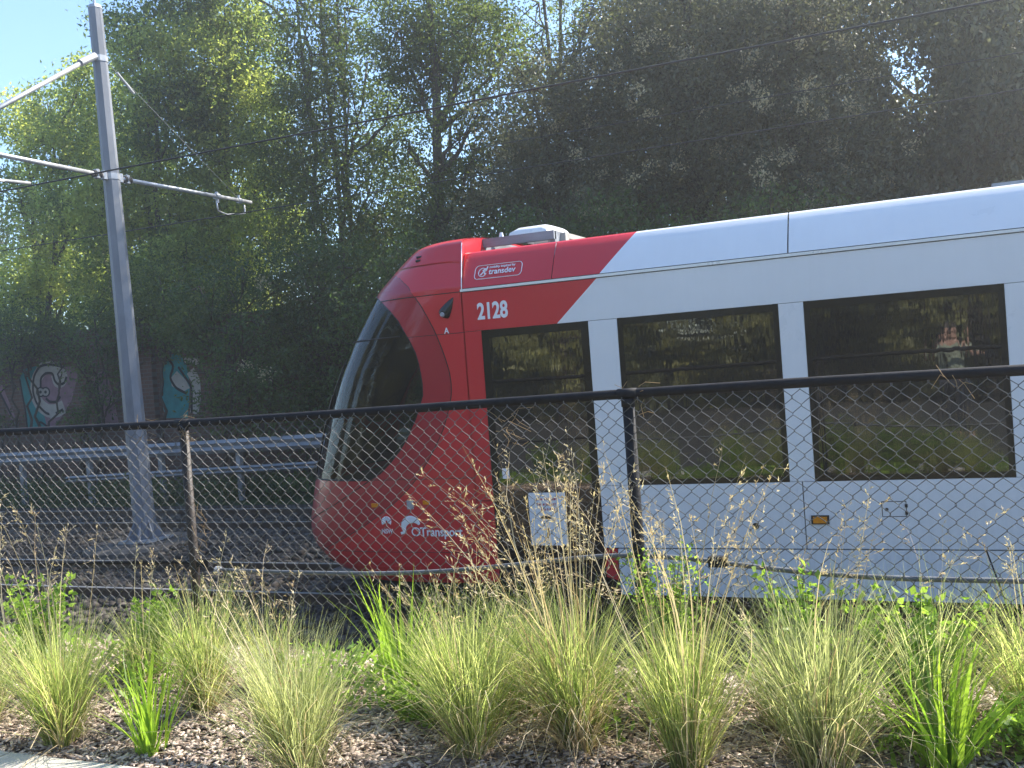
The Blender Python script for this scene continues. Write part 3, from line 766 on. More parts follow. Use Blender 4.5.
# sagging bottom pipes
bp = [(-3.70, 1.212), (-3.2, 1.204), (-2.56, 1.207), (-2.05, 1.245), (-1.6, 1.30), (-1.32, 1.322), (-1.25, 1.322), (-0.87, 1.272), (-0.42, 1.227), (0.2, 1.222), (1.23, 1.23), (2.4, 1.2), (4.1, 1.22)]
bx = np.linspace(-3.70, 4.1, 90)
bz = np.interp(bx, [p[0] for p in bp], [p[1] for p in bp])
bz = np.convolve(np.pad(bz, 3, 'edge'), np.ones(7) / 7, 'valid')
m = MB().tube([(x, FY + 0.0, z) for x, z in zip(bx, bz)], 0.0115, 10)
m.build('bottom_rail', M['old_pipe'], fence, smooth=True)
m = MB().tube([(x, FY + 0.0, 1.235 + 0.02 * math.sin(x * 1.3)) for x in np.linspace(-9, -3.86, 40)], 0.011, 10)
m.build('bottom_rail', M['black_pipe'], fence, smooth=True)
MB().tube([(-3.715, FY, 1.212), (-3.69, FY, 1.212)], 0.021, 12).build('pipe_end', M['galv'], fence)
cl = MB()
for x, z in ((-3.78, 1.25), (-0.95, 1.285)):
    cl.box(x - 0.05, x + 0.03, FY - 0.02, FY + 0.02, z - 0.02, z + 0.025)
cl.build('rail_clamp', M['black_pipe'], fence)
# dry twigs and a scrap of dead grass caught in the wire
tw = MB()
for cx_, cz_, n_ in ((-3.83, 1.98, 16), (-1.27, 2.0, 5), (-1.9, 1.9, 16), (-2.03, 1.62, 10), (-3.74, 1.45, 14), (0.02, 2.0, 5), (-4.15, 1.97, 8)):
    for k in range(n_):
        a = RNG.uniform(0, 6.28); p0 = np.array([cx_ + RNG.normal(0, 0.03), FY - 0.03, cz_ + RNG.normal(0, 0.05)])
        d = np.array([math.cos(a), RNG.normal(0, 0.15), math.sin(a)]) * RNG.uniform(0.03, 0.12)
        tw.tube([p0, p0 + d * 0.5 + RNG.normal(0, 0.012, 3), p0 + d], 0.0011, 4)
tag(tw.build('dry_twigs', M['blade_straw']), 'thin dry vine twigs tangled in the wire of the fence', 'twigs', kind='stuff')

# ------------------------------------------------------------------ catenary pole between the tracks
PX, PY = -11.24, 11.6
pole = thing('catenary_pole', 'tall grey eight-sided steel pole with bracket arms between the two tracks', 'pole', (PX, PY, -0.05))
def octa(z0, z1, r0, r1, name, material):
    m = MB(); m.tube([(PX, PY, z0), (PX, PY, z1)], [r0, r1], 8); return m.build(name, material, pole)
pole.rotation_euler = (0, -R(1.25), 0)
octa(0.02, 8.05, 0.165, 0.10, 'shaft', M['pole_paint'])
MB().box(PX - 0.28, PX + 0.28, PY - 0.28, PY + 0.28, -0.02, 0.02).build('base_plate', M['galv'], pole)
gs = MB()
for a in range(8):
    ca, sa = math.cos(R(45 * a + 22)), math.sin(R(45 * a + 22))
    px_, py_ = -sa * 0.008, ca * 0.008
    tri = [(0.155, 0.02), (0.30, 0.02), (0.15, 0.3)]
    vs = [(PX + ca * d + s * px_, PY + sa * d + s * py_, z) for s in (-1, 1) for d, z in tri]
    gs.add(vs, [(0, 1, 2), (5, 4, 3), (0, 3, 4, 1), (1, 4, 5, 2), (2, 5, 3, 0)])
gs.build('gusset', M['pole_paint'], pole)
MB().tube([(PX, PY, 8.05), (PX, PY, 8.1)], [0.105, 0.09], 8).tube([(PX, PY, 8.1), (PX, PY, 8.2)], [0.02, 0.015], 8).build('pole_cap', M['galv'], pole)
ft = MB().tube([(PX, PY, -0.3), (PX, PY, -0.06), (PX, PY, -0.025)], [0.95, 0.9, 0.8], 24)
tag(ft.build('footing', M['footing']), 'round weathered concrete footing under the grey pole', 'footing')
def arm(sgn, zc, yend, name):
    m = MB()
    a = (PX + 0.02, PY + sgn * 0.14, zc); b = (PX + 0.02, PY + sgn * yend, zc + 0.02)
    m.tube([a, b], 0.034, 10)
    o = m.build(name, M['galv'], pole, smooth=True)
    for f in (0.02, 0.16):
        k = MB()
        y = PY + sgn * (0.14 + f)
        k.tube([(PX + 0.02, y, zc - 0.06), (PX + 0.02, y, zc + 0.07)], 0.045, 8)
        k.build('clamp', M['galv'], pole)
    y = PY + sgn * (yend * 0.72)
    MB().tube([(PX + 0.02, y - 0.05, zc + 0.01), (PX + 0.02, y + 0.05, zc + 0.01)], 0.055, 10).tube([(PX + 0.02, y, zc - 0.10), (PX + 0.02, y, zc + 0.09)], 0.028, 8).build('clamp', M['galv'], pole)
    y = PY + sgn * (yend * 0.9)
    k = MB()
    k.tube([(PX + 0.02, y - 0.04, zc + 0.01), (PX + 0.02, y + 0.04, zc + 0.01)], 0.05, 10).tube([(PX + 0.02, y, zc - 0.02), (PX + 0.02, y, zc + 0.11)], 0.02, 8)
    k.build('clamp', M['galv'], pole)
    ins = MB()
    for q in range(5):
        yy = PY + sgn * (0.24 + q * 0.03)
        ins.tube([(PX + 0.02, yy - 0.006, zc), (PX + 0.02, yy + 0.006, zc)], 0.055, 12)
    ins.build('insulator', M['footing'], pole)
    return o
arm(1, 5.5, 3.3, 'cantilever')
arm(-1, 5.5, 2.9, 'cantilever')
# straps round the shaft
for z in (5.5, 7.28):
    rr_ = 0.165 - 0.065 * z / 8.05 + 0.008
    MB().tube([(PX, PY, z - 0.045), (PX, PY, z + 0.045)], rr_, 8).build('strap', M['galv'], pole)
# tie tubes from the strap down to the arm ends
MB().tube([(PX + 0.02, PY - 0.16, 7.28), (PX + 0.02, PY - 2.75, 5.60)], 0.034, 10).build('tie_tube', M['galv'], pole, smooth=True)
MB().tube([(PX + 0.02, PY - 0.12, 7.3), (PX + 0.02, PY - 0.42, 7.12)], 0.055, 10).build('clamp', M['galv'], pole)
MB().tube([(PX + 0.02, PY + 0.12, 7.26), (PX + 0.02, PY + 2.95, 5.55)], 0.003, 6).tube([(PX + 0.02, PY + 0.3, 7.15), (PX + 0.02, PY + 0.62, 6.9)], 0.02, 8).build('tie_rod', M['galv'], pole)
# steady arms that hold the contact wires
NW, FW = (9.37, 4.95), (14.15, 5.2)
MB().tube([(PX + 0.0, PY - 1.55, 5.20), (PX + 0.0, NW[0] - 0.25, 5.13), (PX + 0.0, NW[0], NW[1] + 0.02)], 0.02, 8).tube([(PX, PY - 2.6, 5.5), (PX, PY - 2.6, 5.12)], 0.018, 8).tube([(PX, PY - 2.6, 5.14), (PX, PY - 1.5, 5.20)], 0.022, 8).build('steady_arm', M['galv'], pole, smooth=True)
MB().tube([(PX + 0.02, PY + 2.35, 5.42), (PX + 0.02, PY + 2.37, 5.26), (PX + 0.02, PY + 2.6, 5.22), (PX + 0.02, PY + 3.1, 5.3), (PX + 0.02, PY + 3.1, 5.45)], 0.014, 8).build('steady_arm', M['galv'], pole, smooth=True)
for (y, z), lab in ((NW, 'black contact wire above the near track'), (FW, 'thin contact wire running above the far track')):
    m = MB().tube([(x, y, z + 0.0) for x in np.linspace(-60, 45, 30)], 0.0105 if y < 10 else 0.009, 6)
    tag(m.build('overhead_wire', M['wire_black'], smooth=True), lab, 'wire', 'overhead wires of the tramway')
m = MB().tube([(x, 16.2, 6.15 + 0.1 * math.sin(x * 0.05)) for x in np.linspace(-8, 45, 20)], 0.008, 6)
tag(m.build('overhead_wire', M['wire_black']), 'faint higher wire in front of the grey-green trees at upper right', 'wire', 'overhead wires of the tramway')

# ------------------------------------------------------------------ guard rail beyond the far track
gr = thing('guard_rail', 'grey two-bar steel guard rail beyond the far track', 'guard rail', (-15, 16, 0))
def beam(xa, xb, za, zb2, hgt, name):
    n = 40
    pr = [(0, -hgt / 2), (-0.05, -hgt / 4), (0, 0), (-0.05, hgt / 4), (0, hgt / 2)]
    P = [[(x, 16.0 + dy, za + (zb2 - za) * (x - xa) / (xb - xa) + dz) for dy, dz in pr] for x in np.linspace(xa, xb, n)]
    MB().grid(P).build(name, M['dull_steel'], gr)
beam(-32, -5, 0.82, 1.14, 0.27, 'beam')
beam(-17.6, -5, 0.46, 0.74, 0.15, 'lower_beam')
for x in np.arange(-31, -5, 2.0):
    z = 0.82 + 0.32 * (x + 32) / 27
    MB().box(x - 0.05, x + 0.05, 16.03, 16.13, -0.1, z + 0.1).build('post', M['dull_steel'], gr)

# ------------------------------------------------------------------ brick wall with sprayed letters
WY = 17.55
wall = thing('brick_wall', 'old brown brick wall sprayed with teal and pink letters beyond the guard rail', 'wall', (-15, WY, 0))
wm = MB().box(-40, 14, WY, WY + 0.3, -0.2, 3.7)
wm.box(-40, 14, WY - 0.03, WY + 0.33, 3.7, 3.8)
wb = wm.build('masonry', M['brick'], wall)
for x in (-34.5, -27.0, -16.6, -8.0, 0.5):
    MB().box(x - 0.28, x + 0.28, WY - 0.14, WY, -0.2, 3.7).build('pier', M['brick'], wall)
gf = MB()
def pol(pts, mi, lift):
    q = [on_y(x, y, WY) for x, y in pts]
    gf.prism([(p[0], p[2]) for p in q], WY - lift, WY - lift + 0.002, mi)
def line(pts, wid, mi, lift):
    q = [on_y(x, y, WY) for x, y in pts]
    q = [(p[0], p[2]) for p in q]
    # smooth the line, then give it width
    t = np.linspace(0, len(q) - 1, len(q) * 5)
    xs_, zs_ = np.interp(t, range(len(q)), [a[0] for a in q]), np.interp(t, range(len(q)), [a[1] for a in q])
    k = np.array([1, 2, 3, 2, 1]) / 9
    if len(q) > 2:
        xs_ = np.convolve(np.pad(xs_, 2, 'edge'), k, 'valid'); zs_ = np.convolve(np.pad(zs_, 2, 'edge'), k, 'valid')
    dx, dz = np.gradient(xs_), np.gradient(zs_); L_ = np.hypot(dx, dz) + 1e-9
    nx, nz_ = -dz / L_ * wid / 2, dx / L_ * wid / 2
    P = np.array([[(x + a, WY - lift, z + b), (x - a, WY - lift, z - b)] for x, z, a, b in zip(xs_, zs_, nx, nz_)])
    gf.grid(P, mi)
TE, CR, PI_, BK, RD = 0, 1, 2, 3, 4
pol([(20, 378), (24, 369), (36, 366), (44, 368), (40, 385), (42, 405), (48, 430), (28, 430), (26, 405), (22, 395)], TE, 0.004)
pol([(40, 369), (74, 366), (78, 375), (72, 400), (55, 428), (48, 430), (42, 405)], PI_, 0.006)
line([(62, 372), (53, 367), (43, 368), (36, 380), (35, 395), (40, 405), (48, 411), (57, 411), (65, 406)], 0.32, CR, 0.008)
line([(54, 374), (57, 384), (63, 383), (65, 374), (60, 371)], 0.2, CR, 0.009)
line([(60, 366), (50, 364), (40, 366), (34, 376), (33, 392), (37, 404), (47, 414), (55, 414), (64, 409)], 0.06, BK, 0.010)
line([(41, 388), (41, 378), (46, 373), (53, 373), (55, 381), (59, 385), (65, 383), (67, 376)], 0.06, BK, 0.011)
line([(46, 398), (50, 402), (57, 402), (61, 396)], 0.06, BK, 0.011)
for cx_, cy_ in ((41, 392), (46, 392)):
    a = np.linspace(0, 2 * math.pi, 14)[:-1]
    pol([(cx_ + 4.6 * math.cos(t), cy_ + 5.2 * math.sin(t)) for t in a], BK, 0.012)
    pol([(cx_ + 3.2 * math.cos(t), cy_ + 3.8 * math.sin(t)) for t in a], CR, 0.014)
    pol([(cx_ + 1.3 * math.cos(t), cy_ + 1.6 * math.sin(t)) for t in a], BK, 0.016)
line([(52, 409), (54, 418)], 0.2, CR, 0.013)
line([(40, 430), (40, 421), (50, 428)], 0.05, BK, 0.013)
line([(20, 378), (23, 396), (26, 412), (28, 430)], 0.05, BK, 0.012)
line([(98, 372), (103, 388), (107, 405), (112, 430)], 0.5, PI_, 0.006)
line([(97, 372), (98, 390), (102, 410), (106, 430)], 0.06, BK, 0.010)
line([(0, 385), (5, 398), (10, 410), (14, 420)], 0.16, PI_, 0.006)
line([(0, 392), (6, 404), (12, 416)], 0.06, BK, 0.01)
pol([(162, 372), (168, 356), (178, 352), (186, 362), (190, 385), (188, 418), (166, 418), (160, 395)], TE, 0.004)
pol([(171, 378), (177, 371), (186, 380), (190, 388), (182, 392), (172, 386)], CR, 0.006)
line([(190, 370), (196, 380), (197, 396), (194, 415)], 0.24, CR, 0.006)
for cx_, cy_ in ((188, 360), (196, 361)):
    a = np.linspace(0, 2 * math.pi, 14)[:-1]
    pol([(cx_ + 4.8 * math.cos(t), cy_ + 5 * math.sin(t)) for t in a], BK, 0.008)
    pol([(cx_ + 3.8 * math.cos(t), cy_ + 4 * math.sin(t)) for t in a], CR, 0.010)
line([(168, 358), (174, 366), (170, 378), (176, 388), (188, 394)], 0.06, BK, 0.010)
line([(178, 366), (186, 378), (192, 386), (192, 415)], 0.06, BK, 0.011)
gf.build('graffiti', [M['teal'], M['cream'], M['pink'], M['outline'], M['brick']], wall)

# ------------------------------------------------------------------ trees
def leaves(centres, n_per, sig, size, tint_c, droop=0.0, aspect=0.42):
    """leaf quads around cluster centres -> V, F, tint"""
    nC = len(centres); N = nC * n_per
    c = np.repeat(centres, n_per, 0)
    p = c + RNG.normal(0, 1, (N, 3)) * np.array(sig)[None]
    d = RNG.normal(0, 1, (N, 3)); d[:, 2] -= droop
    d /= np.linalg.norm(d, axis=1, keepdims=True)
    u = RNG.normal(0, 1, (N, 3)); u -= d * (u * d).sum(1, keepdims=True); u /= np.linalg.norm(u, axis=1, keepdims=True)
    nrm = np.cross(d, u)
    L_ = RNG.uniform(size[0], size[1], (N, 1)); Wd = L_ * aspect * 0.5
    b = p; m1 = p + d * L_ * 0.45 + u * Wd + nrm * Wd * 0.35; t = p + d * L_; m2 = p + d * L_ * 0.45 - u * Wd + nrm * Wd * 0.35
    V = np.stack([b, m1, t, m2], 1).reshape(-1, 3)
    F = np.arange(N * 4).reshape(N, 4)
    ti = np.clip(np.repeat(tint_c, n_per) + RNG.normal(0, 0.16, N), 0, 1)
    return V, F, np.repeat(ti, 4)

def bezier(p0, p1, p2, n):
    t = np.linspace(0, 1, n)[:, None]
    return (1 - t) ** 2 * p0 + 2 * t * (1 - t) * p1 + t * t * p2

def tree(label, base, lobes, leafm, n_per=48, sig=0.17, size=(0.07, 0.13), dens=1.0, trunk_r=0.16, barkm='bark', droop=0.3, group=None, name='tree', cat='tree', stems=1, flower=None, trunk_to=None):
    """lobes: (x, y, z, rx, rz, weight)"""
    base = np.array(base, float)
    t = thing(name, label, cat, tuple(base), group)
    tk = MB(); cents, tints, fl = [], [], []
    L_ = np.array([l[:3] for l in lobes], float)
    for s in range(stems):
        sel = [i for i in range(len(lobes)) if i % stems == s]
        if not sel: continue
        top = L_[sel].mean(0) if trunk_to is None else np.array(trunk_to, float)
        top[2] = max(L_[sel][:, 2].max() - 0.6, base[2] + 1.0)
        b0 = base + np.array([RNG.normal(0, 0.25) if stems > 1 else 0, RNG.normal(0, 0.2) if stems > 1 else 0, -0.15])
        mid = (b0 + top) / 2 + np.array([RNG.normal(0, 0.25), RNG.normal(0, 0.2), 0])
        path = bezier(b0, mid, top, 14)
        path[1:-1] += RNG.normal(0, 0.035, (12, 3))
        rad = np.linspace(trunk_r, trunk_r * 0.25, 14); rad[0] *= 1.25
        tk.tube(path, list(rad), 8)
        for i in sel:
            lb = lobes[i]; c = L_[i]
            zr = np.clip((c[2] - 0.9 * lb[4] - base[2]) / max(0.5, top[2] - base[2]), 0.12, 0.9)
            st = path[int(zr * 13)]
            br = bezier(st, (st + c) / 2 + np.array([0, 0, -0.25]), c + np.array([0, 0, lb[4] * 0.3]), 9)
            br[1:-1] += RNG.normal(0, 0.04, (7, 3))
            tk.tube(br, list(np.linspace(trunk_r * 0.42, 0.018, 9)), 6)
            nt = max(4, int(7 * lb[3]))
            for k in range(nt):
                q = RNG.normal(0, 1, 3); q /= np.linalg.norm(q)
                e = c + q * np.array([lb[3], lb[3], lb[4]]) * 0.85
                s_ = br[RNG.integers(3, 9)]
                tk.tube(bezier(s_, (s_ + e) / 2 + RNG.normal(0, 0.1, 3), e, 5), [0.022, 0.018, 0.013, 0.009, 0.005], 4)
    for lb in lobes:
        nC = int(dens * lb[5] * 62 * lb[3] * lb[4])
        q = RNG.normal(0, 1, (nC, 3)); q /= np.linalg.norm(q, axis=1, keepdims=True)
        rr2 = RNG.uniform(0.25, 1.0, (nC, 1)) ** 0.6 * (1 + 0.14 * RNG.normal(0, 1, (nC, 1)))
        cents.append(np.array(lb[:3]) + q * rr2 * np.array([lb[3], lb[3], lb[4]]))
        tints.append(np.clip(RNG.normal(0.45, 0.2) + RNG.normal(0, 0.16, nC), 0.05, 0.95))
        if flower:
            nf = int(nC * flower)
            if nf:
                pick = RNG.choice(nC, nf, replace=False)
                fc = cents[-1][pick]
                fc = fc[fc[:, 1] < lb[1] - 0.15]
                fl.append(fc + np.array([0, -0.25, 0.05]))
    cents = np.concatenate(cents); tints = np.concatenate(tints)
    cents = cents[cents[:, 2] > base[2] + 0.05] if False else cents
    V, F, ti = leaves(cents, n_per, (sig, sig, sig * 0.8), size, tints, droop)
    tk.build('trunk', M[barkm], t, smooth=True)
    cr = raw_mesh('crown', V, F, M[leafm], ti, t)
    if fl:
        fc = np.concatenate(fl)
        V, F, ti = leaves(fc, 60, (0.085, 0.07, 0.075), (0.04, 0.075), RNG.uniform(0.0, 0.7, len(fc)), -0.6, 0.5)
        raw_mesh('blossom', V, F, M['flower_pale'], ti, t)
    return t

def lob(Y, lst):
    out = []
    for q in lst:
        px, py, rx = q[:3]; rz = q[3] if len(q) > 3 else rx; wgt = q[4] if len(q) > 4 else 1.0; dy = q[5] if len(q) > 5 else RNG.uniform(-0.7, 0.7)
        p = on_y(px, py, Y + dy)
        out.append((p[0], p[1], p[2], rx, rz, wgt))
    return out
def up(Y, lst):
    """upper crown lobes: (x, z, r)"""
    return [(x, Y + RNG.uniform(-.8, .8), z, r, r * .85, .55) for x, z, r in lst]  # crowns above the view, added to shade the tracks
def foot(px, Y): return (on_y(px, 400, Y)[0], Y, 0.1)
TG = 'trees behind the brick wall'
tree('tall light green tree at the far left with open sky beside its top', foot(42, 20.5), lob(20.5, [(20, 125, .9, .9, .8), (48, 112, .75, .8, .8), (86, 85, .75, .9, .8), (60, 150, 1.1, 1.0), (18, 190, 1.0, .9, .7), (88, 130, 1.0, 1.1), (45, 225, 1.0, .9, .75), (85, 205, 1.2, 1.2), (20, 285, 1.2, 1.1), (75, 280, 1.3, 1.2), (5, 330, 1.2, 1.0)]), 'leaf_lit', size=(0.09, 0.17), dens=1.2, stems=2, trunk_r=0.13, group=TG)
tree('tall light green tree directly behind the steel pole', foot(150, 20.0), lob(20.0, [(128, 25, .9, .9, .8), (150, 70, 1.1, 1.2), (118, 105, .9, 1.0, .8), (170, 120, 1.2, 1.2), (135, 165, 1.2, 1.1), (105, 205, 1.0, 1.1), (175, 195, 1.2, 1.2), (140, 250, 1.3, 1.2), (110, 290, 1.2, 1.1), (185, 270, 1.3, 1.2), (150, 330, 1.3, 1.1)]), 'leaf_lit', size=(0.09, 0.17), dens=1.2, stems=3, trunk_r=0.12, group=TG)
tree('tallest light green tree, its top cut by the upper edge, right of the steel pole', foot(225, 20.8), lob(20.8, [(185, 10, 1.0, 1.1), (225, 15, 1.1, 1.1), (205, 65, 1.2, 1.2), (250, 55, 1.0, 1.1), (215, 120, 1.2, 1.2), (255, 110, 1.0, 1.0), (235, 175, 1.3, 1.2), (275, 165, .9, 1.0, .8), (205, 235, 1.3, 1.2), (255, 235, 1.3, 1.2), (225, 300, 1.4, 1.2)]), 'leaf_lit', size=(0.09, 0.17), dens=1.2, stems=3, trunk_r=0.13, group=TG)
tree('thin open tree with sky showing between its many slender stems', foot(345, 20.6), lob(20.6, [(308, 40, 1.0, 1.1, .8), (345, 20, 1.1, 1.0, .8), (322, 100, 1.0, 1.1, .7), (368, 75, .9, 1.0, .6), (300, 160, 1.1, 1.2, .9), (345, 165, .8, .8, .5), (372, 195, .8, .8, .6), (308, 225, 1.2, 1.1), (352, 250, 1.2, 1.0), (392, 245, 1.1, .9, .8), (395, 150, .8, .8, .6), (330, 150, .9, .9, .6), (375, 130, .9, .8, .6), (395, 195, .9, .8, .6), (300, 90, .8, .9, .7), (405, 105, .7, .6, .5)]) + up(20.6, [(-16.5, 13.2, 1.8), (-14.5, 12.6, 1.7), (-15.5, 14.6, 1.6)]), 'leaf_mid', size=(0.08, 0.14), stems=4, trunk_r=0.09, dens=1.2, group=TG)
tree('dark tree with a bare trunk and a dense flat crown above the red cab', foot(442, 19.4), lob(19.4, [(400, 40, 1.0, .9, 1.2), (440, 22, 1.2, 1.0, 1.3), (478, 30, 1.0, .9, 1.2), (415, 82, .8, .55, 1.1), (455, 75, .9, .6, 1.1), (505, 65, .9, .7), (482, 110, .7, .5, .8), (430, 215, .9, .8), (465, 190, .9, .8, .8), (410, 150, .7, .6, .6), (475, 150, .8, .6, .7), (450, 120, .6, .5, .5), (420, 185, .7, .6, .6)]) + up(19.4, [(-12.2, 12.8, 1.8), (-10.6, 12.4, 1.8), (-11.4, 14.4, 1.6)]), 'leaf_mid', size=(0.07, 0.13), dens=1.1, trunk_r=0.17, group=TG, trunk_to=on_y(432, 60, 19.4))
tree('grey-green tree with pale blossom standing above the cab roof', foot(560, 19.0), lob(19.0, [(535, 105, 1.1, 1.1), (565, 150, 1.2, 1.1), (520, 165, 1.0, 1.0), (600, 95, 1.1, 1.0), (500, 215, 1.1, 1.0), (560, 205, 1.3, 1.1), (610, 170, 1.2, 1.1), (610, 225, 1.2, .9)]), 'leaf_grey', size=(0.07, 0.12), flower=0.07, group=TG, dens=1.15, sig=0.17)
tree('sparse twiggy tree with sky between its top branches', foot(575, 22.5), lob(22.5, [(540, 15, 1.1, 1.0, .45), (585, 45, 1.0, 1.0, .4), (600, 5, 1.0, .8, .4), (560, 70, .9, .8, .5)]) + up(22.5, [(-9.6, 13.4, 1.9), (-7.6, 13.0, 1.9)]), 'leaf_mid', size=(0.07, 0.12), stems=2, trunk_r=0.1, group=TG)
tree('broad grey-green tree over the white roof, flowers thick at its middle', foot(700, 18.9), lob(18.9, [(640, 40, 1.2, 1.2), (690, 25, 1.2, 1.1), (665, 100, 1.3, 1.2), (720, 80, 1.2, 1.2), (650, 170, 1.2, 1.1), (705, 150, 1.3, 1.2), (740, 40, 1.1, 1.1), (680, 215, 1.3, 1.0), (750, 130, 1.2, 1.1), (735, 195, 1.2, 1.0)]) + up(18.9, [(-6.2, 11.2, 1.9), (-4.2, 11.2, 1.9), (-5.0, 13.0, 1.8)]), 'leaf_grey', size=(0.07, 0.12), flower=0.07, group=TG, dens=1.2, sig=0.17, trunk_r=0.2)
tree('heavily flowering tree, pale blossom low down above the white roof', foot(815, 18.7), lob(18.7, [(790, 30, 1.2, 1.1), (832, 35, 1.1, 1.0), (775, 90, 1.1, 1.1), (830, 95, 1.2, 1.1), (800, 150, 1.2, 1.1), (855, 145, 1.1, 1.0), (790, 205, 1.2, .9), (850, 190, 1.2, .9)]) + up(18.7, [(-2.6, 10.6, 1.9), (-0.8, 10.8, 1.9), (-1.8, 12.6, 1.8)]), 'leaf_grey', size=(0.07, 0.12), flower=0.2, group=TG, dens=1.2, sig=0.17, trunk_r=0.18)
tree('brownish drooping tree in the upper right corner beside the small sky hole', foot(985, 18.8), lob(18.8, [(905, 8, .9, .6), (960, 20, 1.1, 1.0), (1010, 40, 1.2, 1.2), (990, 85, .9, .9), (1040, 100, 1.2, 1.2), (920, 150, 1.0, .9), (985, 130, 1.2, 1.0), (872, 95, .5, .8), (940, 190, 1.2, .8), (1030, 165, 1.2, .9), (885, 170, 1.0, .9)]) + up(18.8, [(0.8, 10.2, 1.9), (2.6, 10.2, 1.9), (1.6, 12.2, 1.8)]), 'leaf_grey', size=(0.08, 0.16), droop=1.2, group=TG, dens=1.2, sig=0.18, trunk_r=0.18)
# second row that closes the view between them
BG = 'dark trees of the second row'
tree('dark tree of the second row, low behind the light green ones', foot(150, 24.5), lob(24.5, [(20, 250, 1.8, 1.5), (90, 240, 1.8, 1.5), (160, 230, 1.8, 1.5), (230, 240, 1.8, 1.5), (50, 320, 1.8, 1.5), (130, 320, 1.8, 1.5), (220, 310, 1.8, 1.5), (300, 300, 1.9, 1.5), (280, 220, 1.2, 1.1)]), 'leaf_dark', n_per=30, sig=0.28, size=(0.12, 0.2), dens=0.75, group=BG)
tree('dark tree of the second row behind the red cab', foot(460, 24), lob(24, [(380, 280, 1.8, 1.4), (450, 250, 1.6, 1.4), (510, 190, 1.8, 1.6), (520, 270, 2.0, 1.5), (570, 130, 1.6, 1.5), (340, 330, 1.8, 1.4), (590, 220, 1.8, 1.5)]), 'leaf_dark', n_per=30, sig=0.28, size=(0.12, 0.2), dens=0.85, group=BG)
tree('dark tree of the second row behind the middle of the white roof', foot(720, 23.5), lob(23.5, [(640, 90, 1.8, 1.7), (700, 60, 1.8, 1.8), (660, 180, 2.0, 1.6), (740, 150, 2.0, 1.7), (770, 60, 1.7, 1.6), (800, 180, 1.9, 1.6), (640, 15, 1.4, 1.2), (730, -10, 1.6, 1.2)]), 'leaf_dark', n_per=30, sig=0.28, size=(0.12, 0.2), dens=0.95, group=BG)
tree('dark tree of the second row at the right, seen round the sky hole', foot(940, 23.5), lob(23.5, [(832, 40, 1.3, 1.7), (845, 145, 1.5, 1.2), (915, 190, 2.0, 1.1), (992, 60, 1.2, 1.7), (985, 150, 2.0, 1.5), (1050, 80, 1.8, 1.8), (910, -8, 1.3, .8), (1110, 120, 2.0, 1.8)]), 'leaf_dark', n_per=30, sig=0.28, size=(0.12, 0.2), dens=0.95, group=BG)
# ------------------------------------------------------------------ shrubs in front of and over the wall
SG = 'shrubs along the brick wall'
def shrub(label, px, Y, lst, leafm='leaf_shrub', dens=1.25, **k):
    b = (on_y(px, 440, Y)[0], Y, 0.05)
    tree(label, b, lob(Y, [q if len(q) > 5 else (*q, *((q[2], 1.0)[len(q) - 3:] if len(q) < 5 else ()), RNG.uniform(-.25, .25)) for q in lst]), leafm, n_per=30, sig=0.16, size=(0.06, 0.12), dens=dens, trunk_r=0.05, group=SG, name='shrub', cat='shrub', stems=3, **k)
shrub('dark shrub hanging over the wall above the big letters', 90, 17.25, [(60, 335, .7, .5), (95, 325, .7, .6), (85, 362, .5, .35), (118, 345, .6, .6), (120, 385, .35, .5), (92, 385, .3, .35)])
shrub('leafy growth spilling over the wall top behind the steel pole', 145, 17.35, [(115, 318, .7, .5), (140, 325, .7, .5), (165, 322, .7, .6), (190, 318, .8, .6), (120, 290, .7, .6), (160, 285, .8, .6), (175, 345, .45, .4), (150, 350, .25, .3)], 'leaf_mid')
shrub('leafy growth spilling over the wall top at the far left', 40, 17.35, [(20, 330, .8, .6), (45, 325, .7, .6), (60, 348, .6, .4), (30, 345, .4, .35), (-5, 320, .8, .6)], 'leaf_mid')
shrub('ivy-like shrub growing up across the big pink letters', 85, 17.3, [(78, 420, .3, .3), (88, 420, .35, .45), (97, 402, .3, .4)])
shrub('brownish shrub at the left end of the wall', 8, 17.2, [(-8, 370, .7, .6), (8, 345, .6, .5), (5, 425, .5, .4)], 'leaf_mid')
shrub('large dark shrub right of the second teal letter', 235, 17.0, [(205, 340, .8, .6), (235, 370, 1.0, .9), (265, 340, 1.0, .9), (215, 415, .5, .5), (255, 415, .9, .7), (185, 330, .7, .5), (290, 385, 1.0, .9), (200, 295, .8, .6), (245, 280, .9, .7), (280, 300, .9, .8), (225, 312, .8, .6)], flower=0.02)
shrub('large dark shrub just left of the tram windscreen', 320, 17.0, [(300, 340, 1.0, .9), (335, 365, 1.1, 1.0), (315, 415, 1.1, .8), (350, 320, 1.0, .9), (370, 400, 1.1, .9), (375, 345, 1.1, 1.0), (320, 290, 1.0, .9), (295, 262, .8, .6), (345, 265, .9, .8), (305, 315, .9, .8)], flower=0.012)
shrub('dark shrub hidden mostly by the red cab', 430, 17.0, [(410, 330, 1.1, 1.0), (450, 360, 1.1, 1.0), (420, 410, 1.1, .9), (480, 330, 1.1, 1.0), (500, 390, 1.2, 1.0), (400, 280, 1.0, .9), (455, 280, 1.0, .9)])
shrub('dark shrub behind the doorway of the tram', 570, 17.0, [(545, 320, 1.2, 1.1), (600, 340, 1.2, 1.1), (560, 400, 1.2, 1.0), (640, 390, 1.2, 1.0), (640, 310, 1.2, 1.1), (530, 260, 1.1, 1.0), (600, 250, 1.2, 1.0)])
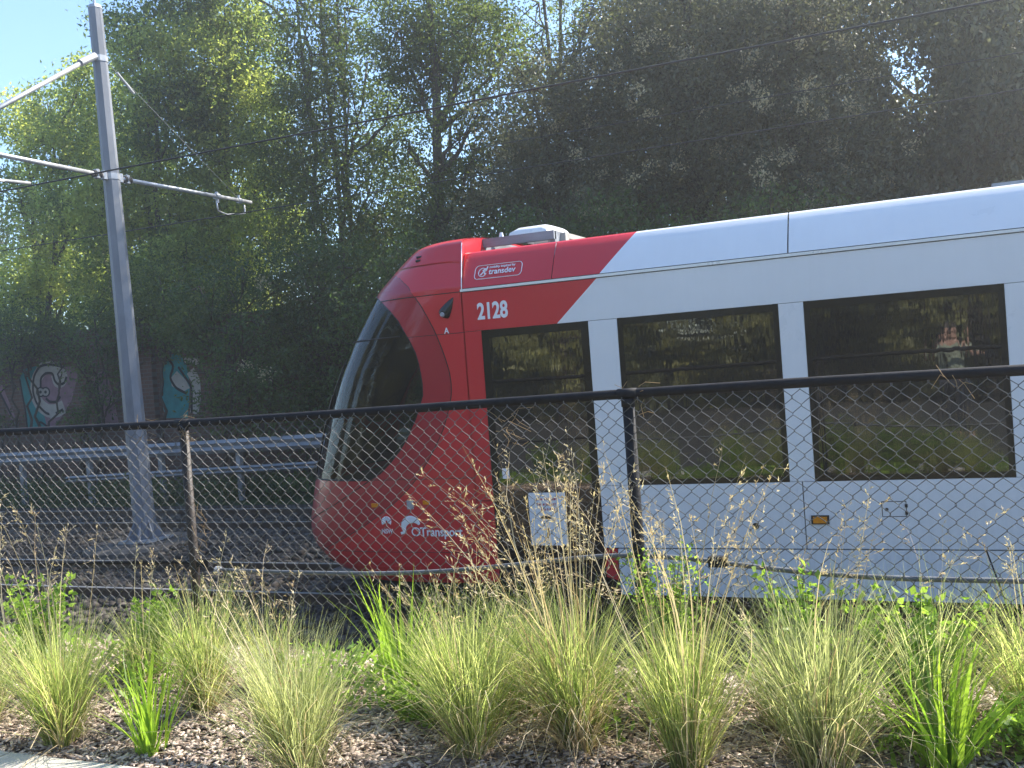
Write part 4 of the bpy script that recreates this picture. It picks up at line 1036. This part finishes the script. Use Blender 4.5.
shrub('dark shrub behind the long windows of the tram', 760, 17.0, [(700, 330, 1.2, 1.1), (760, 300, 1.2, 1.1), (720, 390, 1.2, 1.0), (820, 340, 1.2, 1.1), (800, 400, 1.2, 1.0), (680, 260, 1.2, 1.0), (780, 235, 1.2, .9)])
shrub('dark shrub at the right behind the last window', 950, 17.0, [(880, 310, 1.2, 1.1), (940, 290, 1.2, 1.1), (900, 380, 1.2, 1.0), (1000, 320, 1.2, 1.1), (980, 400, 1.2, 1.0), (880, 235, 1.2, .9), (980, 235, 1.2, .7)], 'leaf_grey')
# low weeds on the verge
cw = np.stack([RNG.uniform(-32, -4, 900), RNG.uniform(15.6, 17.3, 900), RNG.uniform(0.0, 0.35, 900)], 1)
V, F, ti = leaves(cw, 30, (0.14, 0.12, 0.09), (0.05, 0.14), np.clip(RNG.normal(.5, .25, 900), 0, 1), -1.0, 0.3)
tag(raw_mesh('verge_weeds', V, F, M['leaf_shrub'], ti), 'rank green weeds along the foot of the wall', 'weeds', kind='stuff')

# trees behind the photographer, seen mirrored in the panes
RG = 'trees behind the photographer'
for i, (x, y, lab) in enumerate([(-9.5, -9.5, 'leftmost drooping tree mirrored in the tram panes'), (-4.0, -11, 'drooping tree mirrored in the pane of the cab door'), (1.0, -10, 'drooping tree mirrored behind the photographer'), (6.0, -11.5, 'drooping tree mirrored at the right of the photographer'), (-15.5, -11.0, 'drooping tree mirrored in the windscreen side'), (11.5, -10.0, 'drooping tree mirrored past the last window'), (-21.5, -8.0, 'drooping tree mirrored high on the windscreen'), (-27.0, -3.5, 'drooping tree mirrored at the windscreen edge'), (-33.0, 3.0, 'drooping tree mirrored in the nose of the tram')]):
    lbs = []
    nl = 16 if i < 4 or i == 5 else 44
    for k in range(nl):
        lbs.append((x + RNG.uniform(-2.8, 2.8), y - 2 + RNG.normal(0, 1.0), 1.0 + (5.0 if i < 4 or i == 5 else 11.5) * (k + RNG.uniform(0, 1)) / nl, RNG.uniform(1.0, 1.5), RNG.uniform(1.0, 1.6), 1.0))
    tree(lab, (x, y, 0.55), lbs, 'leaf_willow', n_per=22, sig=0.22, size=(0.2, 0.42), dens=0.42, droop=2.0, group=RG)

hb = [(x, -17 + RNG.normal(0, .4), RNG.uniform(1.0, 4.2), 1.5, 1.2, 1.0) for x in np.arange(-26, 16, 0.8)]
tree('long tall hedge mirrored low in the tram panes', (-5, -17, 0.55), hb, 'leaf_dark', n_per=26, sig=0.28, size=(0.16, 0.3), dens=0.5, group=RG, name='hedge', cat='hedge', stems=6, trunk_r=0.1)
# ------------------------------------------------------------------ garden plants
def blades(n, length, spread, width, lean=(0, 0), curve=0.5, base_r=0.05, seg=5, upright=0.25):
    """n curved blades out of one crown: V, F, tint"""
    az = RNG.uniform(0, 2 * math.pi, n)
    Ln = RNG.uniform(length[0], length[1], n)
    th0 = np.abs(RNG.normal(0, upright, n)) + 0.03
    bend = RNG.uniform(0.15, 1.0, n) ** 1.3 * curve * (0.5 + spread) * 1.35
    bend = np.where(RNG.uniform(0, 1, n) < 0.12, bend * 1.9 + 0.3, bend)
    ra = base_r * np.sqrt(RNG.uniform(0, 1, n))
    bx_, by_ = ra * np.cos(az + RNG.normal(0, .6, n)), ra * np.sin(az + RNG.normal(0, .6, n))
    s = np.linspace(0, 1, seg + 1)
    th = th0[:, None] + bend[:, None] * s[None] ** 1.4 * 1.6
    ds = Ln[:, None] / seg
    dr = np.sin(th) * ds; dz = np.cos(th) * ds
    rr_ = np.concatenate([np.zeros((n, 1)), np.cumsum(dr[:, :-1], 1)], 1)
    zz = np.concatenate([np.zeros((n, 1)), np.cumsum(dz[:, :-1], 1)], 1)
    kx = RNG.normal(0, 0.22, n)[:, None] * s[None] ** 2
    px_ = bx_[:, None] + rr_ * np.cos(az[:, None] + kx * 2) + lean[0] * zz ** 1.3
    py_ = by_[:, None] + rr_ * np.sin(az[:, None] + kx * 2) + lean[1] * zz ** 1.3
    tw_ = az + math.pi / 2 + RNG.normal(0, 0.5, n)
    wv = width * RNG.uniform(0.7, 1.3, n)[:, None] * (1 - s[None] ** 2.2) * 0.5 + 0.0003
    ox, oy = np.cos(tw_)[:, None] * wv, np.sin(tw_)[:, None] * wv
    A = np.stack([px_ + ox, py_ + oy, zz], -1); B = np.stack([px_ - ox, py_ - oy, zz], -1)
    V = np.stack([A, B], 2).reshape(n, -1, 3)
    k = 2 * (seg + 1)
    f1 = np.array([(2 * j, 2 * j + 1, 2 * j + 3, 2 * j + 2) for j in range(seg)])
    F = (f1[None] + k * np.arange(n)[:, None, None]).reshape(-1, 4)
    ti = np.repeat(np.clip(RNG.normal(.45, .3, n), 0, 1), k)
    return V.reshape(-1, 3), F, ti, np.stack([px_[:, -1], py_[:, -1], zz[:, -1]], 1)

def seed_stalks(n, length, lean, upright=0.16):
    Vs_, Fs_, Ts_ = [], [], []
    V, F, ti, tips = blades(n, length, 0.3, 0.0046, lean, 0.35, 0.05, 6, upright)
    Vs_.append(V); Fs_.append(F); Ts_.append(ti)
    o = len(V)
    # panicles: fine side branches along the last third of the stalk, each with a few thin spikelets
    Vb = V.reshape(n, 7, 2, 3).mean(2); tv = ti.reshape(n, -1)[:, 0]
    Vl, Tl = [], []
    def sliver(p, q, wd, tt):
        d = q - p; u = np.cross(d, RNG.normal(0, 1, 3)); u /= np.linalg.norm(u) + 1e-9
        m = p + d * 0.45
        Vl.extend([p, m + u * wd, q, m - u * wd]); Tl.extend([tt] * 4)
    for i in range(n):
        tipd = Vb[i, 6] - Vb[i, 5]; tipd /= np.linalg.norm(tipd)
        dense = RNG.uniform(0.5, 1.2); side = RNG.normal(0, 1, 3); side[2] = 0; side /= np.linalg.norm(side)
        for q in range(int(13 * dense)):
            f = 6.0 - 1.55 * RNG.uniform(0, 1); jj = int(min(f, 5.999)); p = Vb[i, jj] + (Vb[i, min(jj + 1, 6)] - Vb[i, jj]) * (f - jj)
            d = tipd * RNG.uniform(.5, 1.1) + side * RNG.uniform(0, .9) + RNG.normal(0, 0.3, 3); d /= np.linalg.norm(d)
            ln = RNG.uniform(0.02, 0.075) * (0.5 + 0.5 * (6.2 - f))
            e = p + d * ln + np.array([0, 0, -0.25 * ln])
            sliver(p, e, 0.0007, tv[i])
            for k in range(RNG.integers(3, 6)):
                g = RNG.uniform(.25, 1); a = p + (e - p) * g
                dd = d + RNG.normal(0, 0.28, 3); dd /= np.linalg.norm(dd)
                sliver(a, a + dd * RNG.uniform(0.008, 0.02), RNG.uniform(0.0012, 0.0025), np.clip(tv[i] + RNG.normal(0.1, .15), 0, 1))
    Vl = np.array(Vl)
    Vs_.append(Vl); Fs_.append(np.arange(len(Vl)).reshape(-1, 4) + o); Ts_.append(np.array(Tl))
    return np.concatenate(Vs_), np.concatenate(Fs_), np.concatenate(Ts_)

TGp = 'tussock grasses along the fence'
def tussock(label, px, py, n, length, spread=0.5, lean=(0, 0), stalks=0, slen=(0.9, 1.2), thatch=90, slean=(0, 0), base_r=0.06, Y=None, upright=0.27, curve=0.5, bm='blade', tshift=0.0):
    p = on_z(px, py, 0.65)
    if Y is not None:
        p = on_y(px, 300, Y); p[1] = Y; length = (length[0] * 0.7, length[1] * 0.8)
    p[2] = float(gz(min(p[1], 4.7))) - 0.01
    t = thing('tussock_grass', label, 'grass clump', tuple(p), TGp)
    length = (length[0] * 0.92, length[1] * 0.93)
    n = int(n * (0.68 if Y is None else 0.42))
    V, F, ti, _ = blades(n, length, spread * 0.7, 0.0035, lean, curve, base_r, 5, upright * 1.15)
    ti = np.clip(ti + tshift, 0, 1)
    raw_mesh('leaves', V, F, M[bm], ti, t, local=True)
    V, F, ti, _ = blades(thatch + n // 7, (length[0] * 0.4, length[1] * 0.95), spread + 0.5, 0.004, lean, 0.9, base_r * 1.1, 5, 0.5)
    raw_mesh('dry_leaves', V, F, M['blade_straw'], ti, t, local=True)
    if stalks:
        V, F, ti = seed_stalks(stalks, slen, slean)
        raw_mesh('seed_stalks', V, F, M['blade_straw'], ti, t, local=True)
    return t
tussock('yellow-green tussock at the left edge with tan stalks leaning left', 62, 733, 950, (0.45, 0.75), .55, (0, 0), 10, (0.7, 1.2), slean=(-0.3, 0), tshift=-0.05)
tussock('half-seen tussock cut by the left edge of the picture', -22, 722, 700, (0.4, 0.7), .55, (0, 0), 9, (0.9, 1.3), slean=(-0.05, 0))
tussock('upright tussock behind the bright strap-leaved plant at left', 205, 708, 750, (0.4, 0.75), .4, (0.05, 0), 5, (0.6, 0.85), upright=0.22)
tussock('broad blue-green tussock in front, leaning left, third from the left', 300, 768, 1150, (0.5, 0.8), .7, (-0.12, 0), 12, (0.7, 0.95), slean=(-0.35, 0), bm='blade_blue', tshift=0.05)
tussock('tall tussock with a straw-coloured middle below the red cab', 472, 750, 1150, (0.5, 0.82), .5, (0, 0), 20, (0.6, 0.92), slean=(-0.06, 0))
tussock('brown-based tussock with the tallest tan seed heads', 580, 745, 900, (0.45, 0.8), .6, (0.0, 0), 54, (0.85, 1.32), thatch=420, slean=(-0.08, 0), upright=0.24, tshift=-0.12)
tussock('compact green tussock with feathery heads before the white panels', 690, 764, 1050, (0.4, 0.75), .5, (0, 0), 30, (0.88, 1.3), slean=(0.05, 0), upright=0.2, tshift=-0.08)
tussock('large wide tussock right of centre with long arching blades', 825, 768, 1200, (0.5, 0.85), .65, (0.02, 0), 10, (0.8, 1.05), slean=(0.15, 0), base_r=0.08, bm='blade_blue', tshift=-0.04)
tussock('arching tussock half behind the bright plant at right', 930, 740, 600, (0.4, 0.8), .9, (0.1, 0), 4, (0.8, 1.1), upright=0.42, slean=(0.3, 0), bm='blade_blue')
tussock('tussock cut by the right edge of the picture', 1040, 735, 800, (0.4, 0.7), .7, (-0.1, 0), 4, (0.7, 0.9), upright=0.4)
tussock('pale tussock between the straw-centred and the brown-based ones', 525, 715, 650, (0.35, 0.68), .55, (0, 0), 8, (0.65, 0.95))
tussock('rear tussock against the fence left of the blue-green one', 240, 700, 550, (0.4, 0.65), .5, (0, 0), 4, (0.6, 0.85), Y=4.12)
tussock('rear tussock by the fence left of the straw-centred one', 415, 700, 650, (0.35, 0.62), .5, (0, 0), 6, (0.6, 0.8), Y=4.1)
tussock('rear tussock with silvery blades at the dark fence post', 640, 700, 600, (0.35, 0.6), .6, (0, 0), 9, (0.8, 1.1), Y=4.08, slean=(0.04, 0))
tussock('rear tussock by the fence left of the large wide one', 750, 700, 600, (0.3, 0.6), .6, (0, 0), 6, (0.7, 1.0), Y=4.1)
tussock('rear tussock at the fence behind the two left clumps', 115, 700, 600, (0.4, 0.62), .55, (0, 0), 4, (0.6, 0.9), Y=4.1)

def strap_plant(label, px, py, n, length, width, upright, Y=None):
    p = on_z(px, py, 0.65)
    if Y is not None: p = on_y(px, 300, Y); p[1] = Y
    p[2] = float(gz(min(p[1], 4.7))) - 0.01
    t = thing('strap_leaf_plant', label, 'plant', tuple(p), 'bright strap-leaved plants')
    V, F, ti, _ = blades(n, length, 0.3, width, (0, 0), 0.35, 0.05, 7, upright)
    raw_mesh('leaves', V, F, M['blade_bright'], ti, t, local=True)
strap_plant('small bright green strap-leaved plant at left on the bare mulch', 150, 742, 60, (0.3, 0.52), 0.012, 0.26)
strap_plant('large bright green strap-leaved plant at lower right', 945, 772, 60, (0.35, 0.58), 0.019, 0.42)
strap_plant('tall bright strap-leaved plant behind the blue-green tussock', 375, 690, 60, (0.45, 0.72), 0.013, 0.28, Y=4.0)

for (x_, y_, lab, ln) in ((8, 700, 'tall tan seed stalks rising at the left edge', (-0.32, 0)), (66, 690, 'two tan seed stalks standing before the pole footing', (0.0, 0))):
    p = on_z(x_, y_, 0.66); t = thing('dry_stalks', lab, 'grass stalks', tuple(p))
    V, F, ti = seed_stalks(7 if x_ < 20 else 3, (0.8, 1.15), ln, 0.07)
    raw_mesh('seed_stalks', V, F, M['blade_straw'], ti, t, local=True)
def weed(label, px, Y, z, n, h, spread, leafs=(0.02, 0.05)):
    p = on_y(px, 300, Y); p[1] = Y; p[2] = z
    t = thing('leafy_weed', label, 'weed', tuple(p), 'leafy weeds by the fence')
    st = MB(); cs, tt = [], []
    for i in range(n):
        a = RNG.uniform(0, 6.28); e = np.array([math.cos(a) * spread * RNG.uniform(.2, 1), math.sin(a) * spread * 0.5 * RNG.uniform(.2, 1), h * RNG.uniform(.5, 1)])
        path = bezier(np.zeros(3), np.array([e[0] * .3, e[1] * .3, e[2] * .6]), e, 7)
        st.tube(path + p, [0.004, .0036, .0032, .0028, .0024, .002, .0012], 4)
        for q in path[1:]:
            for _ in range(3): cs.append(q + RNG.normal(0, 0.014, 3)); tt.append(RNG.uniform(.2, 1))
    st.build('stems', M['stem'], t)
    V, F, ti = leaves(np.array(cs), 3, (0.014, 0.014, 0.014), leafs, np.array(tt), -0.3, 0.6)
    raw_mesh('foliage', V, F, M['weed'], ti, t, local=True)
weed('bright leafy weed at the left edge under the fence', 15, 4.1, 0.68, 26, 0.55, 0.3)
weed('bright sprigs of weed right of the dark fence post', 775, 4.2, 0.68, 20, 0.6, 0.25)
weed('sprawling leafy weed between the wide tussock and the bright plant', 885, 4.15, 0.68, 30, 0.52, 0.35)
weed('pale bushy weed at the foot of the dark fence post', 645, 4.22, 0.68, 46, 0.68, 0.26, (0.012, 0.03))
weed('small leafy weed left of the rusty fence post', 125, 4.2, 0.68, 14, 0.45, 0.2)
weed('low leafy weed at the right edge', 1010, 3.95, 0.66, 16, 0.2, 0.25)
weed('low leafy weed on the mulch before the tall strap leaves', 395, 3.85, 0.65, 22, 0.2, 0.3)
# low creeping green between the clumps
cw = np.stack([RNG.uniform(-6.5, 2.2, 900), RNG.uniform(3.8, 4.5, 900), np.zeros(900)], 1)
cw = cw[(np.sin(cw[:, 0] * 2.1) + np.sin(cw[:, 0] * 5.3 + cw[:, 1] * 4) + RNG.normal(0, .5, len(cw))) > -0.4]
cw[:, 2] = gz(cw[:, 1]) + RNG.uniform(0.0, 0.12, len(cw))
V, F, ti = leaves(cw, 14, (0.05, 0.05, 0.03), (0.02, 0.09), np.clip(RNG.normal(.4, .25, len(cw)), 0, 1), -0.8, 0.28)
tag(raw_mesh('ground_cover', V, F, M['weed'], ti), 'low creeping weeds and grass between the clumps', 'ground cover', kind='stuff')
# fallen straw lying on the mulch
n = 900
c = np.stack([RNG.uniform(-6, 2, n), RNG.uniform(3.24, 4.2, n), np.zeros(n)], 1); c[:, 2] = gz(c[:, 1]) + 0.012
a = RNG.uniform(0, 3.14, n); l = RNG.uniform(0.04, 0.16, n)
d = np.stack([np.cos(a) * l, np.sin(a) * l, RNG.normal(0, 0.01, n)], 1); s = np.stack([-np.sin(a), np.cos(a), 0 * a], 1) * 0.0015
V = np.stack([c - s, c + d - s, c + d + s, c + s], 1).reshape(-1, 3)
tag(raw_mesh('fallen_straw', V, np.arange(4 * n).reshape(n, 4), M['blade_straw'], np.repeat(RNG.uniform(0, 1, n), 4)), 'thin dead straws fallen on the mulch', 'straw', kind='stuff')

# ------------------------------------------------------------------ the photographer, mirrored in the last window
def skinned(name, verts, edges, radii, material, parent, sub=2):
    me = bpy.data.meshes.new(name); me.from_pydata(verts, edges, []); me.materials.append(material)
    o = bpy.data.objects.new(name, me); COL.objects.link(o); o.parent = parent; o.location = -parent.location
    sk = o.modifiers.new('skin', 'SKIN'); sk.use_smooth_shade = True
    for i, rr_ in enumerate(radii):
        me.skin_vertices[0].data[i].radius = (rr_, rr_) if not hasattr(rr_, '__len__') else rr_
    me.skin_vertices[0].data[0].use_root = True
    sb = o.modifiers.new('sub', 'SUBSURF'); sb.levels = sub; sb.render_levels = sub
    return o
GX, GY, GZ = 0.10, -0.44, 0.6
person = thing('person', 'person in a pale patterned shirt holding up a phone, mirrored in the last window', 'person', (GX, GY, GZ))
def P(x, y, z): return (GX + x, GY + y, GZ + z)
bv = [P(0, 0, .95), P(0, 0, 1.15), P(0, 0, 1.35), P(0, 0.01, 1.46), P(0, .02, 1.53), P(0, .04, 1.60), P(0, .05, 1.68), P(0, .04, 1.74),
      P(-.1, 0, .9), P(-.11, .02, .5), P(-.12, -.02, .09), P(-.12, .12, .04), P(.1, 0, .9), P(.11, .02, .5), P(.12, -.02, .09), P(.12, .12, .04),
      P(-.19, 0, 1.42), P(-.29, .12, 1.25), P(-.20, .36, 1.52), P(-.165, .41, 1.585), P(.19, 0, 1.42), P(.31, .10, 1.27), P(.09, .36, 1.50), P(.02, .41, 1.575)]
be = [(0, 1), (1, 2), (2, 3), (3, 4), (4, 5), (5, 6), (6, 7), (0, 8), (8, 9), (9, 10), (10, 11), (0, 12), (12, 13), (13, 14), (14, 15), (3, 16), (16, 17), (17, 18), (18, 19), (3, 20), (20, 21), (21, 22), (22, 23)]
br = [(.15, .11), (.14, .10), (.16, .11), (.10, .08), .055, .078, .09, .06, .085, .06, .042, .04, .085, .06, .042, .04, .062, .045, .032, .026, .062, .045, .032, .026]
skinned('body', bv, be, br, M['skin'], person)
skinned('shirt', [P(0, 0, .92), P(0, 0, 1.15), P(0, 0, 1.35), P(0, .01, 1.45), P(-.19, 0, 1.42), P(-.275, .10, 1.27), P(.19, 0, 1.42), P(.29, .085, 1.285)], [(0, 1), (1, 2), (2, 3), (3, 4), (4, 5), (3, 6), (6, 7)], [(.19, .14), (.175, .13), (.19, .135), (.12, .10), .085, .068, .085, .068], M['shirt'], person)
skinned('trousers', [P(0, 0, .96), P(-.1, 0, .86), P(-.11, .02, .5), P(-.12, -.02, .12), P(.1, 0, .86), P(.11, .02, .5), P(.12, -.02, .12)], [(0, 1), (1, 2), (2, 3), (0, 4), (4, 5), (5, 6)], [(.175, .13), .105, .08, .062, .105, .08, .062], M['jeans'], person)
hm = MB()
hm.grid([[P(.098 * math.cos(a) * math.cos(b), .035 + .108 * math.sin(a) * math.cos(b) - .012, 1.675 + .115 * math.sin(b)) for a in np.linspace(0, 2 * math.pi, 17)] for b in np.linspace(0.35, math.pi / 2, 7)])
hm.build('hair', M['hair'], person, smooth=True)
fc = MB()
fc.tube([P(0, .125, 1.68), P(0, .155, 1.65), P(0, .13, 1.64)], [.012, .017, .012], 8)
for s in (-1, 1):
    fc.tube([P(s * .093, .04, 1.63), P(s * .103, .03, 1.66), P(s * .093, .035, 1.69)], [.012, .02, .012], 8)
fc.build('nose_and_ears', M['skin'], person, smooth=True)
ey = MB()
for s in (-1, 1): ey.tube([P(s * .035, .115, 1.685), P(s * .035, .131, 1.685)], [.012, .007], 8)
ey.tube([P(-.025, .122, 1.61), P(.025, .122, 1.61)], .006, 6)
ey.build('eyes_and_mouth', M['hair'], person)
for side, x0 in ((-1, -.165), (1, .02)):
    hd = MB()
    for k in range(4):
        z = 1.585 + .02 - .016 * k; f = (0.07, 0.08, 0.075, 0.06)[k]
        sx_ = 1 if side < 0 else -1
        hd.tube([P(x0, .415, z), P(x0 + sx_ * f * .35, .428, z + .004), P(x0 + sx_ * f * .75, .432, z + .002), P(x0 + sx_ * f, .424, z)], [.010, .0095, .0085, .007], 8)
    sx_ = 1 if side < 0 else -1
    hd.tube([P(x0, .405, 1.565), P(x0 + sx_ * .025, .395, 1.56), P(x0 + sx_ * .055, .395, 1.575)], [.012, .0105, .008], 8)
    hd.build('hand', M['skin'], person, smooth=True)
ph = MB().box(-0.135, 0.012, -0.022, -0.013, 2.165, 2.235)
tag(ph.build('phone', M['black_gloss']), 'dark phone held up in both hands of the person', 'phone')

# ------------------------------------------------------------------ thin volume added before the trees to stand for veiling lens glare
hz = MB().box(-90, 60, -30, 45, -1.7, 18).build('haze', bpy.data.materials.new('air'))
am = hz.data.materials[0]; am.use_nodes = True
an = am.node_tree.nodes; an.remove(an['Principled BSDF'])
pv = an.new('ShaderNodeVolumePrincipled'); pv.inputs['Density'].default_value = 0.0038; pv.inputs['Anisotropy'].default_value = 0.68
pv.inputs['Color'].default_value = (0.95, 0.95, 0.93, 1)
am.node_tree.links.new(pv.outputs[0], an['Material Output'].inputs['Volume'])
tag(hz, 'thin bright haze in the air before the trees', 'haze', kind='stuff')
